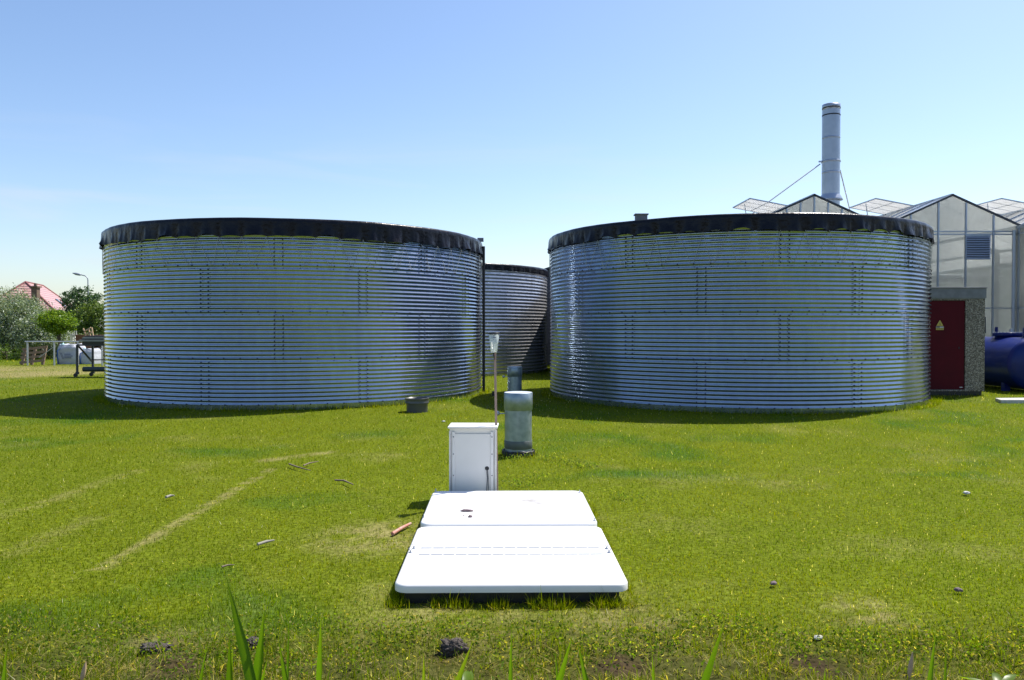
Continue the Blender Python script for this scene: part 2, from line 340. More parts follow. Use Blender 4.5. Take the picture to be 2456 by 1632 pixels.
bp_ = n_.new('ShaderNodeBump'); bp_.inputs['Strength'].default_value = .6; bp_.inputs['Distance'].default_value = .02; l_.new(t_.outputs['Fac'], bp_.inputs['Height']); l_.new(bp_.outputs[0], b_.inputs['Normal'])
gme = npmesh('ground', V, Q.ravel(), np.full(len(Q), 4), gcolor(xf, yf), gm)
g = bpy.data.objects.new('ground', gme); C.objects.link(g); tag(g, kind='structure')
wm = mat('ditch water', (.02, .025, .015), .06)
wb = MB().box((0, .1, -.80), (200, 3.6, .02)); tag(wb.build('water', wm), kind='structure')
# lids and boxes positions are needed for masking the grass
LIDX0, LIDX1 = gnd(945, 1405, .11).x, gnd(1510, 1405, .11).x
LIDY0, LIDY1, LIDY2 = gnd(1228, 1405, .11).y, gnd(1228, 1262, .115).y, gnd(1228, 1177, .128).y
PIPES = [(gnd(1243, 1092), .163), ((at(1234.5, 900, 16.6)), .155)]
def blades(N, y0, y1, u, hfun, wfun, five, seed, straw=.10, keep=None, lean=.6):
    r = np.random.default_rng(seed)
    y = y0*np.exp(r.random(N)*math.log(y1/y0)); x = (r.random(N)*2-1)*u*y
    x = x + (r.random(N)-.5)*.3
    m = np.ones(N, bool)
    for t in (LT, RT, BT): m &= np.hypot(x-t[0], y-t[1]) > t[2]-.02
    for p, rr in PIPES: m &= np.hypot(x-p.x, y-p.y) > rr
    m &= ~((x > LIDX0+.03) & (x < LIDX1-.03) & (y > LIDY0+.05) & (y < LIDY2-.04))
    m &= ~((x > 8.85) & (x < 10.33) & (y > 17.1) & (y < 18.6)); m &= ~((x > 6.7) & (y > 22.75)); m &= ~((x > 14.6) & (y > 16.9))
    m &= ~((x > 1.6) & (x < 5.6) & (y > 23) & (y < 37)); m &= ~((x > 9.7) & (y > 15.3) & (y < 15.9))
    if keep is not None: m &= keep(x, y, r)
    wn, so_ = wornf(x, y), soilf(x, y)
    m &= r.random(N) > np.maximum(wn*.6, so_*.9)
    m &= r.random(N) > roughf(x, y)*np.clip(fbm(x, y, 7, 61)*3.4-1.4, 0, .82)
    x, y, wn = x[m], y[m], wn[m]; n = len(x); z = gheight(x, y)-.004
    ls, ro = lushf(x, y), roughf(x, y)
    h = hfun(y, ro, ls)*np.exp(r.normal(0, .33, n)); wd = wfun(y, ro)*(.7+.6*r.random(n))
    az = r.random(n)*2*PI; ln = np.abs(r.normal(.35, lean, n)); la = r.random(n)*2*PI
    isstraw = r.random(n) < (straw+.45*wn+.34*ro+.25*np.clip(fbm(x, y, 2.6, 91)*3-1.6, 0, 1))
    ln = np.where(isstraw, ln+.9, ln)
    dx, dy = np.cos(az)*wd/2, np.sin(az)*wd/2
    tx, ty = np.sin(ln)*np.cos(la)*h, np.sin(ln)*np.sin(la)*h; tz = np.cos(np.minimum(ln, 1.45))*h
    b = fbm(x, y, 1.3, 50)
    base = np.array([.152, .205, .002]); lush = np.array([.095, .19, .005]); yel = np.array([.225, .24, .006]); st = np.array([.44, .38, .13])
    k = np.clip(r.normal(0, .5, n)+(b-.5)*1.6, -1, 1)[:, None]
    c = np.where(k > 0, base*(1-k)+yel*k, base*(1+k)+np.array([.085, .15, .006])*(-k))
    c = c*(1-ls[:, None]*.75)+lush*ls[:, None]*.75
    c = c*(1-ro[:, None]*.35)+np.array([.09, .13, .02])*ro[:, None]*.35
    c = np.where(isstraw[:, None], st*(.5+.8*r.random((n, 1))), c)*(.75+.5*r.random((n, 1)))
    fk = r.random(n) < .012; c = np.where(fk[:, None], np.array([.72, .68, .48]), c)
    if five:
        P = np.stack([np.stack([x-dx, y-dy, z], 1), np.stack([x+dx, y+dy, z], 1),
                      np.stack([x+dx*.8+tx*.42, y+dy*.8+ty*.42, z+tz*.58], 1), np.stack([x-dx*.8+tx*.42, y-dy*.8+ty*.42, z+tz*.58], 1),
                      np.stack([x+tx, y+ty, z+tz], 1)], 1).reshape(-1, 3)
        i = np.arange(n)[:, None]*5; fl = np.concatenate([i+0, i+1, i+2, i+3, i+3, i+2, i+4], 1).ravel(); npf = np.tile([4, 3], n)
        cc = np.repeat(c, 5, 0)
    else:
        P = np.stack([np.stack([x-dx, y-dy, z], 1), np.stack([x+dx, y+dy, z], 1), np.stack([x+tx, y+ty, z+tz], 1)], 1).reshape(-1, 3)
        fl = np.arange(n*3); npf = np.full(n, 3); cc = np.repeat(c, 3, 0)
    return P, fl, npf, cc
def join(parts):
    P, Fl, Np, Cc = [], [], [], []; o = 0
    for p, f, n, c in parts: P.append(p); Fl.append(f+o); Np.append(n); Cc.append(c); o += len(p)
    return np.concatenate(P), np.concatenate(Fl), np.concatenate(Np), np.concatenate(Cc)
ramp = lambda a, b: (lambda x, y, r: r.random(len(x)) < np.clip((y-a)/(b-a), 0, 1))
def band(a, b, c, d): return lambda x, y, r: r.random(len(x)) < np.clip((y-a)/(b-a), 0, 1)*np.clip((d-y)/(d-c), 0, 1)
GP = [blades(250000, 2.95, 8.6, .80, lambda y, ro, ls: .019+.014*ro+.010*ls, lambda y, ro: .0026+.0003*y, True, 1, keep=band(2, 2.5, 5.2, 8.6)),
      blades(360000, 5.2, 19, .80, lambda y, ro, ls: .021+.0006*y+.012*ls, lambda y, ro: .0024+.0004*y, False, 2, keep=band(5.2, 8.6, 12.5, 19)),
      blades(210000, 12.5, 40, .80, lambda y, ro, ls: .034+.014*ls, lambda y, ro: .003+.0005*y, False, 3, keep=band(12.5, 19, 33, 40)),
      blades(60000, 34, 70, .75, lambda y, ro, ls: .07+0*ls, lambda y, ro: .02+.0004*y, False, 4),
      blades(26000, 2.75, 4.3, .80, lambda y, ro, ls: .038+.022*ro, lambda y, ro: .0036+0*y, True, 5, .4, lambda x, y, r: r.random(len(x)) < (roughf(x, y)+.02)*vnoise(x, y, 5, 88)*1.4, .8)]
GP.append(blades(9000, 2.72, 3.75, .80, lambda y, ro, ls: .075+.02*ro, lambda y, ro: .0042+0*y, True, 8, .22, lambda x, y, r: r.random(len(x)) < np.clip(vnoise(x, y, 4.5, 99)*3-1.3, 0, 1), .55))
def lidfringe(x, y, r):
    inx = (x > LIDX0-.05) & (x < LIDX1+.05) & (y > LIDY0-.06) & (y < LIDY2+.06)
    ins = (x > LIDX0+.02) & (x < LIDX1-.02) & (y > LIDY0+.02) & (y < LIDY2-.02)
    fr_ = (y < LIDY0+.02)
    return inx & ~ins & (r.random(len(x)) < (.5+.3*fr_)*np.clip(vnoise(x, y, 9, 77)*2.6-.95+.2*fr_, 0, 1))
GP.append(blades(300000, 3.9, 7.0, .22, lambda y, ro, ls: .034+.016*(y < LIDY0+.02), lambda y, ro: .003+0*y, True, 6, .15, lidfringe, .5))
def tankfringe(x, y, r):
    k = np.zeros(len(x), bool)
    for t in (LT, RT, BT):
        d = np.hypot(x-t[0], y-t[1])-t[2]; k |= (d > 0) & (d < .22)
    for p, rr in PIPES:
        d = np.hypot(x-p.x, y-p.y)-rr; k |= (d > 0.0) & (d < .10)
    k |= (x > 8.7) & (x < 10.5) & (y > 16.95) & (y < 17.1)
    return k & (r.random(len(x)) < vnoise(x, y, 3, 71)*1.1)
GP.append(blades(500000, 8.5, 27, .62, lambda y, ro, ls: .075+0*y, lambda y, ro: .006+.0003*y, False, 7, .12, tankfringe, .5))
go = bpy.data.objects.new('mown_grass', npmesh('mown_grass', *join(GP), M['grass'])); C.objects.link(go)
tag(go, 'short yellow green mown grass covering the lawn', 'grass', kind='stuff')
# ------------------------------------------------------------------ tanks
def theta(tank, px):
    cx, cy, R = tank; u = (px-CX)/F; d = Vector((u, 1)).normalized(); c = Vector((cx, cy)); b = d.dot(c); q = R*R-(c.length_squared-b*b)
    t = b-math.sqrt(max(q, 0)); p = d*t; return math.atan2(p.y-cy, p.x-cx)
def tank(t, zb, ncor, pitch, rings, npan, segA, segB, label, group, mt, covermt, hem, arch, drape, lap=.15, old=False, nrow=9):
    cx, cy, R = t; root = thing('water_silo', label, 'water tank', (cx, cy, 0), 0, group)
    amp = .0098*pitch/.076 if not old else .0115; step = 2*PI/npan; lapa = lap/R; a0 = .02/R; span = step+lapa+3*a0
    ns, nz = 44, ncor*10
    mb = MB(); vs = []
    for j in range(nz+1):
        z = j*pitch/10; r = R+amp*math.cos(2*PI*z/pitch)
        for i in range(ns+1):
            a = span*i/ns; rr = r+.0035*(1-i/ns); vs.append((rr*math.cos(a), rr*math.sin(a), z))
    fs = [(j*(ns+1)+i, j*(ns+1)+i+1, (j+1)*(ns+1)+i+1, (j+1)*(ns+1)+i) for j in range(nz) for i in range(ns)]
    mb.add(vs, fs, 0, True)
    br = .0132
    def bolt(a, z):
        rr = R+amp+.0036; ca, sa = math.cos(a), math.sin(a); vb = []
        for h in (0, .011):
            for k in range(6):
                q = PI/3*k; ty, tz = br*math.cos(q), br*math.sin(q)
                vb.append(((rr+h)*ca-sa*ty, (rr+h)*sa+ca*ty, z+tz))
        mb.add(vb, [(k, (k+1) % 6, 6+(k+1) % 6, 6+k) for k in range(6)]+[tuple(range(6, 12))], 1)
    for k in range(ncor):
        bolt(a0, k*pitch+(.03 if k == 0 else 0)*0); bolt(a0+lapa, k*pitch)
    gap = (step-lapa)/nrow
    for j in range(1, nrow): bolt(a0+lapa+gap*j, 0)
    me = mb.mesh('wall_panel', [mt, M['bolt']])
    hring = ncor*pitch
    for r_ in range(rings):
        s0 = (segA if r_ % 2 == (rings-1) % 2 else segB)-a0
        for k in range(npan):
            o = bpy.data.objects.new('wall_panel', me); C.objects.link(o); o.parent = root
            o.location = (0, 0, zb+r_*hring); o.rotation_euler = (0, 0, s0+k*step)
            if o.name != 'wall_panel' and False: pass
    top = zb+rings*hring
    MB().lathe([(R-.012, -.05), (R-.012, zb+.012)], 160).build('base_ring', mt, root)
    # cover sheet draped over the rim
    H = hem; n = H*14; rows = [(-.6, -.02), (-.12, .0), (-.03, .012), (.012, .010), (.034, -.012), (.042, -.05)]
    vs = []; rs = np.random.default_rng(int(R*100)); rnd = rs.random(H+1); rn2 = rs.random(H+1); ph = rs.random(8)*6
    nb = 9
    for q in range(len(rows)+nb):
        for i in range(n):
            th = 2*PI*i/n; s_ = i/14; k = int(s_); f = s_-k; bt = math.sin(PI*f)**.8
            wob = .004*math.sin(23*th+ph[0])+.003*math.sin(61*th+ph[1])
            sag = .012*math.sin(5*th+ph[2])+.008*math.sin(11*th+ph[3])
            if q < len(rows): dr, z = rows[q]; r = R+dr+wob*(dr > 0); z += sag*.3
            else:
                u = (q-len(rows)+1)/nb
                L = drape+sag-arch*bt*(.15+1.0*rnd[k % H]**1.5)
                z = -.05-(L-.05)*u
                fold = (.018+.065*rn2[k % H]**1.5)*bt*u*u*math.sin(PI*(f**1.25))*(0.15 if old else 1)
                r = R+.042+wob+fold-.022*(1-bt)*u+.010*math.sin(2*PI*2*f+rn2[k % H]*6)*u+(.004*math.sin(190*th+ph[5])+.004*math.sin(283*th+ph[6]))*u*(1 if not old else 2.5)
            vs.append((r*math.cos(th), r*math.sin(th), top+z))
    nr = len(rows)+nb
    c_ = MB().add(vs, [(q*n+i, q*n+(i+1) % n, (q+1)*n+(i+1) % n, (q+1)*n+i) for q in range(nr-1) for i in range(n)], 0, True)
    m_ = 80; dv = [((R-.6)*math.cos(2*PI*i/m_), (R-.6)*math.sin(2*PI*i/m_), top-.025) for i in range(m_)]+[(0, 0, top-.03)]
    c_.add(dv, [(i, (i+1) % m_, m_) for i in range(m_)], 0, True)
    co = c_.build('cover_sheet', covermt, root)
    if not old:
        rp = MB(); hook = top-hring+.01; pts = []
        for k in range(H):
            th = 2*PI*k/H; r = R+.028
            pts.append((r*math.cos(th), r*math.sin(th), top-drape+.01)); th2 = 2*PI*(k+.5+(rs.random()-.5)*.45)/H; r = R+amp+.012
            for e in (-.006, .006):
                pts.append((r*math.cos(th2+e), r*math.sin(th2+e), hook))
        pts.append(pts[0])
        for a, b in zip(pts, pts[1:]): rp.tube([a, b], .0032, 5, cap=False)
        rp.build('lacing_cord', M['rope'], root)
    return root
lt = tank(LT, .10, 11, .0762, 4, 9, theta(LT, 658.6), theta(LT, 483), 'round corrugated steel water silo on the left with black draped cover', 'corrugated water silos on the lawn', M['steel'], M['liner'], 60, .055, .34)
rt = tank(RT, .10, 11, .0762, 4, 9, theta(RT, 1501.6), theta(RT, 1671.6), 'round corrugated steel water silo on the right beside the red door hut', 'corrugated water silos on the lawn', M['steel'], M['liner'], 58, .06, .30)
bt_ = tank(BT, .08, 8, .105, 4, 9, theta(BT, 1275), theta(BT, 1214), 'smaller looking corrugated silo standing behind and between the two big silos', 'corrugated water silos on the lawn', M['steel_old'], M['liner'], 60, .0, .20, old=True)
# downpipe on the left silo
R_ = LT[2]+.075; a = math.radians(-1.0)
dp = MB().tube([(R_*math.cos(a), R_*math.sin(a), .0), (R_*math.cos(a), R_*math.sin(a), 3.36)], .034, 12)
dp.build('downpipe', M['black'], lt); MB().box((R_*math.cos(a)-.07, R_*math.sin(a), 3.51), (.14, .12, .08)).build('level_box', M['capgrey'], lt)
p = at(1543, 510, 14.3); b = MB().box((p.x-RT[0], p.y-RT[1]+.25, 3.50), (.21, .16, .15)); b.box((p.x-RT[0], p.y-RT[1]+.25, 3.58), (.25, .20, .02)); b.build('level_box', M['capgrey'], rt)
b = MB().tube([(1.25+.0, -4.10, .32), (1.25, -4.2, .32)], .035, 12); b.lathe([(0, -.05), (.045, -.04), (.06, 0), (.045, .04), (0, .05)], 16, (1.25, -4.22, .32)); b.build('outlet_valve', M['galv'], bt_)
# ------------------------------------------------------------------ fibreglass pit lids
def rrect(x0, x1, y0, y1, r, n=7):
    P = []
    for cx, cy, a in ((x1-r, y0+r, -PI/2), (x1-r, y1-r, 0), (x0+r, y1-r, PI/2), (x0+r, y0+r, PI)):
        for k in range(n): t = a+PI/2*k/(n-1); P.append((cx+r*math.cos(t), cy+r*math.sin(t)))
    return P
def lid_mesh(x0, x1, y0, y1, z, th, r):
    mb = MB(); rings = [(0, -th), (0, -.012), (.004, -.004), (.012, 0)]; n = None; vs = []
    for ins, dz in rings:
        P = rrect(x0+ins, x1-ins, y0+ins, y1-ins, r-ins); n = len(P); vs += [(a, b, z+dz) for a, b in P]
    mb.add(vs, [(q*n+i, q*n+(i+1) % n, (q+1)*n+(i+1) % n, (q+1)*n+i) for q in range(len(rings)-1) for i in range(n)], 0, True)
    mb.add(vs[-n:], [tuple(range(n))], 0); mb.add(vs[:n], [tuple(reversed(range(n)))], 0)
    return mb
PW = LIDX1-LIDX0; LROT = .0145
def tolid(c):
    dx, dy = c.x, c.y-LIDY0; return Vector(((dx*math.cos(LROT)+dy*math.sin(LROT))/1.005, LIDY0-dx*math.sin(LROT)+dy*math.cos(LROT), c.z))
fl = thing('pit_cover', 'front white square lid with two hinge strips, nearest the camera', 'pit cover', (0, 0, 0), 0, 'white pit covers')
lid_mesh(LIDX0, LIDX1, LIDY0, LIDY1, .115, .043, .075).build('lid', M['white'], fl)
MB().box(((LIDX0+LIDX1)/2, (LIDY0+LIDY1)/2, .027), (PW-.10, LIDY1-LIDY0-.10, .09)).build('pit_frame', M['black'], fl)  # frame coloured black to carry the shade beneath the lid
for py, dx in ((1315, .0), (1331, -.0)):
    yy = gnd(1228, py, .115).y; xa, xb = LIDX0+.075, LIDX1-.075; hb = MB(); nseg = 15
    for k in range(nseg):
        a = xa+(xb-xa)*k/nseg; hb.tube([(a+.003, yy, .118), (a+(xb-xa)/nseg-.004, yy, .118)], .0042, 8)
    hb.box(((xa+xb)/2, yy, .1163), (xb-xa, .022, .002), mi=1)
    hb.build('hinge_strip', [M['galv'], M['white']], fl)
for px, py in ((993, 1316), (985, 1326), (1455, 1317), (1461, 1326)):
    c = tolid(gnd(px, py, .115)); nb = MB().lathe([(.012, 0), (.012, .004), (.005, .006), (.005, .016), (0, .017)], 8, (c.x, c.y, .115))
    nb.bar((c.x, c.y, .125), (c.x-.012, c.y, .142), .004); nb.bar((c.x, c.y, .125), (c.x+.012, c.y, .142), .004)
    nb.build('wing_nut', M['galv'], fl)
bl = thing('pit_cover', 'rear white lid with brown stain and stones, in front of the white cabinet', 'pit cover', (0, 0, 0), 0, 'white pit covers')
lid_mesh(LIDX0+.01, LIDX1-.012, LIDY1+.012, LIDY2, .128, .046, .085).build('lid', M['lid'], bl)
MB().box(((LIDX0+LIDX1)/2, (LIDY2+LIDY1)/2+.02, .02), (PW-.12, LIDY2-LIDY1-.10, .13)).build('pit_frame', M['black'], bl)  # black again puts the shade under the rear lid into the colour
for px, py in ((1045, 1179), (1017, 1241), (1390, 1182), (1426, 1250)):
    c = tolid(gnd(px, py, .128)); MB().lathe([(.011, 0), (.011, .003), (.004, .005), (.004, .022), (0, .023)], 8, (c.x, c.y, .128)).build('stud', M['galv'], bl)
def stone(px, py, sx, sy, sz, name, label, cat, m_, z=.128, seed=0, rz=0):
    c = gnd(px, py, z); bm = bmesh.new(); bmesh.ops.create_icosphere(bm, subdivisions=4 if name == 'molehill' else 3, radius=1); r = random.Random(seed)
    from mathutils import noise as nz
    for v in bm.verts:
        q = v.co.copy(); d = 1+.35*nz.noise(q*1.6+Vector((seed, 0, 0)))+(.45 if name == 'molehill' else .12)*nz.noise(q*(4 if name == 'molehill' else 5))
        v.co = Vector((q.x*sx*d, q.y*sy*d, max(q.z, -.6)*sz*d))
    for f in bm.faces: f.smooth = True
    me = bpy.data.meshes.new(name); bm.to_mesh(me); me.materials.append(m_); o = bpy.data.objects.new(name, me); C.objects.link(o)
    o.location = (c.x, c.y, z+sz*.55); o.rotation_euler = (0, 0, rz); return tag(o, label, cat)
stone(1120, 1227, .044, .02, .011, 'stone', 'long flat purple brown stone lying on the rear white lid', 'stone', M['stone'], seed=2)
stone(1128, 1241, .015, .013, .010, 'stone', 'small round brown stone lying nearest the front on the rear white lid', 'stone', M['stone'], seed=5)
stone(1112, 1238, .009, .005, .003, 'pebble', 'tiny flat chip beside the small round stone on the lid', 'stone', M['stone'], seed=8)
for o_ in (fl, bl):
    a_r = LROT; o_.rotation_euler = (0, 0, a_r); o_.scale = (1.005, 1, 1)
    o_.location = (LIDY0*math.sin(a_r), LIDY0*(1-math.cos(a_r)), 0)
# ------------------------------------------------------------------ white cabinet
by = LIDY2+.13; bx0 = at(1076, 1100, by).x; bx1 = at(1192, 1100, by).x; bz = at(1130, 1026, by).z; bw = bx1-bx0; bm_ = (bx0+bx1)/2; bdp = .24
cab = thing('control_cabinet', 'white upright metal cabinet standing behind the white lids', 'cabinet', (bm_, by, 0), math.radians(-1.2))
MB().box((0, bdp/2+.012, bz/2), (bw-.014, bdp, bz-.02)).build('body', M['whitebox'], cab, .003)
MB().box((0, .0045, bz/2-.01), (bw*.74, .009, bz-.09)).build('door_panel', M['whitebox'], cab, .002)
MB().box((0, bdp/2, bz+.002), (bw+.012, bdp+.05, .014)).add([], []).build('top', M['white'], cab, .003)
for s_ in (-1, 1):
    st = MB().box((s_*(bw/2-.042), -.004, bz/2-.012), (.024, .012, bz-.05)).build('edge_strip', M['white'], cab, .002)
    for q in (.13, .38, .68, .92):
        sc = MB().tube([(s_*(bw/2-.042), -.010, (bz-.03)*q), (s_*(bw/2-.042), -.0135, (bz-.03)*q)], .0048, 8); sc.build('screw', M['bolt'], st)
    MB().box((s_*(bw/2-.010), .004, bz/2-.01), (.012, .02, bz-.04)).build('side_flange', M['whitebox'], cab, .002)
kx = at(1168, 1100, by).x-bm_
hole = MB().tube([(kx, .0, bz*.455), (kx, -.0025, bz*.455)], .018, 14); hole.build('cable_gland', M['black'], cab)
cb = MB()
for e in (-.004, .003): cb.tube([(kx+e*.3, -.006, bz*.455), (kx+.004+e, -.020, bz*.40), (kx+.008+e, -.014, bz*.33), (kx+.007+e*2, -.012, bz*.2), (kx+.003+e*2, -.012, .03)], .0032, 6)
cb.build('cable', M['darkframe'], cab)
# ------------------------------------------------------------------ rain gauge on a stake
gy = by+.10; b0 = at(1193, 1150, gy); b1 = at(1187, 843, gy)
rg = thing('rain_gauge', 'clear conical rain gauge on a thin wooden stake beside the white cabinet', 'rain gauge', (b0.x, gy, 0))
MB().bar((0, 0, -.05), (b1.x-b0.x, 0, b1.z+.03), .020, .018).build('stake', M['stakewood'], rg)
tp = at(1185, 800, gy); tb = at(1184, 846, gy)
pg = bpy.data.materials.new('cloudy clear plastic'); pg.use_nodes = True; n, l = pg.node_tree.nodes, pg.node_tree.links
b = n['Principled BSDF']; b.inputs['Base Color'].default_value = (.72, .80, .80, 1); b.inputs['Roughness'].default_value = .15
tpn = n.new('ShaderNodeBsdfTransparent'); mx = n.new('ShaderNodeMixShader'); mx.inputs[0].default_value = .45
l.new(tpn.outputs[0], mx.inputs[1]); l.new(b.outputs[0], mx.inputs[2]); l.new(mx.outputs[0], n['Material Output'].inputs[0])
gx = tp.x-b0.x; cupb = MB().lathe([(.001, tb.z), (.027, tb.z), (.047, tp.z), (.044, tp.z), (.025, tb.z+.005), (.020, tb.z+.005), (.002, tb.z+.10), (0, tb.z+.10)], 24, (gx, -.03, 0)); cupb.build('measuring_cup', pg, rg)
MB().lathe([(.040, tp.z-.008), (.051, tp.z-.006), (.051, tp.z+.006), (.030, tp.z+.005), (.008, tp.z-.03)], 24, (gx, -.03, 0)).build('funnel_rim', M['black'], rg)
MB().lathe([(.019, tb.z+.006), (.001, tb.z+.098)], 16, (gx, -.03, 0)).build('measuring_cone', M['steel_old'], rg)
MB().add([(gx-.012, -.005, tb.z), (gx+.004, -.005, tb.z), (gx+.004, -.005, tb.z-.07), (gx-.012, -.018, tb.z), (gx+.004, -.018, tb.z), (gx+.004, -.018, tb.z-.07)], [(0, 1, 2), (5, 4, 3), (0, 3, 4, 1), (1, 4, 5, 2), (2, 5, 3, 0)]).build('bracket', M['black'], rg)
MB().box((gx+.005, -.0725, tp.z-.035), (.026, .002, .005)).build('printed_mark', M['ink'], rg)
# ------------------------------------------------------------------ zinc vent pipes
def vent(p, r, h, label, knobz, band=True):
    t = thing('vent_pipe', label, 'pipe', (p.x, p.y, 0), 0, 'upright zinc pipes')
    MB().lathe([(r, .0), (r, h-.20)], 48).build('barrel', M['zinc'], t)
    MB().lathe([(r+.001, h-.205), (r+.009, h-.20), (r+.009, h-.005), (r+.004, h)], 48).build('collar', M['zinc'], t)
    MB().lathe([(r+.004, h), (0, h+.004)], 48).build('cap', M['zinc_lid'], t)
    k = MB().tube([(-r+.01, -.02, knobz), (-r-.065, -.03, knobz)], .008, 8); k.lathe([(0, -.03), (.022, -.022), (.03, 0), (.022, .022), (0, .03)], 14, (-r-.085, -.035, knobz+.005)); k.build('side_knob', M['galv'], t)
    if band: MB().lathe([(r+.002, .085), (r+.006, .09), (r+.006, .175), (r+.002, .18)], 48).build('band', mat('dull band', (.13, .15, .14), .6, .3, noise=9), t)
    if band:
        q = MB(); r2 = random.Random(4)
        for k in range(5):
            q.tube([((r+.02+.012*r2.random())*math.cos(a), (r+.02+.012*r2.random())*math.sin(a), .012+.012*k*.8+.01*r2.random()) for a in [2*PI*i/30 for i in range(31)]], .010, 6)
        q.build('wire_coil', M['black'], t)
    return t
hp = CH-(945-785)/F*PIPES[0][0].y
vent(PIPES[0][0], .158, at(1243, 943, PIPES[0][0].y-.1).z, 'thick galvanised pipe with pale cap, in front of the darker one', .73-.24)
vent(PIPES[1][0], .150, at(1234, 880, 16.6).z, 'darker galvanised pipe behind the thick pale capped pipe', .45, False)
# ------------------------------------------------------------------ small things on the lawn
p = gnd(997, 991); t = thing('plant_pot', 'low open grey plastic tub in front of the left silo', 'tub', (p.x, p.y+.2, 0))
MB().lathe([(.185, 0), (.190, .13), (.205, .155), (.212, .165), (.205, .175), (.207, .235), (.213, .238), (.213, .246), (.200, .246), (.195, .17), (.18, .02), (0, .02)], 40).build('tub_wall', M['pvc'], t)
p = gnd(1183, 950); t = thing('marker_peg', 'tiny black square peg in the grass left of the pipes', 'peg', (p.x, p.y, 0))
MB().box((0, 0, .04), (.05, .05, .10)).build('peg_body', M['black'], t); MB().box((0, 0, .094), (.06, .06, .012)).build('peg_head', M['black'], t)
a, b = gnd(941, 1281, .02), gnd(985, 1256, .03)
tag(MB().tube([a, a.lerp(b, .5)+Vector((0, 0, .004)), b], [.014, .013, .010], 8).build('stick', M['redplastic']), 'faded red round stick lying left of the white lids', 'stick')
def twig(pts, r, label, m_=None):
    P = [gnd(x, y, .035) for x, y in pts]
    tag(MB().tube(P, [r]*(len(P)-1)+[r*.5], 6).build('twig', m_ or M['twig']), label, 'twig', 'twigs on the lawn')
twig([(693, 1113), (712, 1120), (745, 1129)], .008, 'dark thin twig on the lawn, lowest of the crossed pair near the left silo')
twig([(728, 1117), (742, 1111), (764, 1107)], .008, 'dark thin twig crossing just right of the longer twig on the lawn')
twig([(803, 1152), (825, 1153), (848, 1163)], .009, 'bent brown twig on the grass left of the white cabinet')
twig([(618, 1306), (640, 1299), (658, 1296)], .010, 'thick pale grey twig in the middle of the left lawn', M['greytwig'])
twig([(532, 1360), (545, 1356), (562, 1355)], .006, 'short pale twig at the front of the left lawn')
twig([(398, 1193), (410, 1189), (418, 1189)], .012, 'short grey stub of twig near the worn streak', M['greytwig'])
for px, py, s_, lab in ((1064, 1012, .028, 'white crumpled scrap of litter on the grass above the white cabinet'), (2318, 1185, .035, 'white crumpled scrap of litter on the right lawn'), (1962, 1533, .024, 'pale scrap of litter at the front edge of the right lawn')):
    stone(px, py, s_, s_*.7, s_*.45, 'litter_scrap', lab, 'litter', M['litter'], .015, seed=px, rz=.5)
stone(1855, 1402, .024, .014, .012, 'clod', 'small dark clod on the right lawn', 'clod', M['stone'], .02, 11, .6)
stone(2298, 1418, .022, .013, .012, 'clod', 'small dark clod near the right edge of the lawn', 'clod', M['stone'], .02, 15, -.4)
sm = mat('crumbly dark soil', (.11, .09, .075), .95, noise=60, col2=(.045, .035, .03), bump=(90, 1, .02))
for i, (px, py, sx, sz, lab) in enumerate(((1088, 1566, .060, .040, 'dark crumbly molehill at the ditch edge below the white lids'), (372, 1562, .07, .022, 'flat grey brown molehill at the ditch edge, furthest left'), (600, 1548, .05, .02, 'small molehill behind the tall reeds'))):
    stone(px, py, sx, sx*.7, sz, 'molehill', lab, 'molehill', sm, .0, 20+i)
p0, p1 = gnd(2400, 968), gnd(2500, 968)
t = thing('concrete_slab', 'pale concrete slab lying on the grass at the right edge', 'slab', (0, 0, 0))
MB().prism([(p0.x, p0.y), (p1.x+.8, p0.y-.05), (p1.x+.8, p0.y+.55), (p0.x+.15, p0.y+.42)], -.02, .07).build('slab_body', M['slab'], t, .01)
# weeds: small broadleaf clumps
def leaves(n, fn, size, cols, seed, m_, name, parent=None, aspect=.55, flat=0.0):
    r = np.random.default_rng(seed); P = fn(n, r); n = len(P)
    nrm = r.normal(size=(n, 3)); nrm[:, 2] = np.abs(nrm[:, 2])+flat; nrm /= np.linalg.norm(nrm, axis=1)[:, None]
    t = r.normal(size=(n, 3)); t -= (t*nrm).sum(1)[:, None]*nrm; t /= np.linalg.norm(t, axis=1)[:, None]; b = np.cross(nrm, t)
    s = size*(.6+.8*r.random(n))[:, None]; sb = s*aspect
    Q4 = np.stack([P-t*s/2, P+b*sb/2+nrm*s*.08, P+t*s/2, P-b*sb/2+nrm*s*.08], 1).reshape(-1, 3)
    cols = np.array(cols); k = r.integers(0, len(cols), n); c = cols[k]*(.65+.7*r.random((n, 1)))
    me = npmesh(name, Q4, np.arange(4*n), np.full(n, 4), np.repeat(c, 4, 0), m_)
    o = bpy.data.objects.new(name, me); C.objects.link(o)
    if parent is not None: o.parent = parent
    return o
def weedfn(cs, rad, h):
    def f(n, r):
        c = np.array([[q.x, q.y] for q in cs])[r.integers(0, len(cs), n)]; d = r.normal(0, rad, (n, 2))
        P = np.zeros((n, 3)); P[:, :2] = c+d; P[:, 2] = gheight(P[:, 0], P[:, 1])+.01+h*r.random(n); return P
    return f
ws = [gnd(1240+60*i+random.uniform(-20, 20), 1125+random.uniform(-25, 20)) for i in range(4)]+[gnd(1240, 1170), gnd(1290, 1150), gnd(1500, 1200)]
tag(leaves(900, weedfn(ws, .10, .05), .022, [(.16, .22, .05), (.10, .18, .03), (.22, .26, .07)], 5, M['grass'], 'ground_weeds'), 'low pale green weeds spreading beside the cabinet and thick pipe', 'weeds', kind='stuff')
wl = [gnd(px, 1520+random.uniform(-15, 90)) for px in range(-200, 2700, 75)]
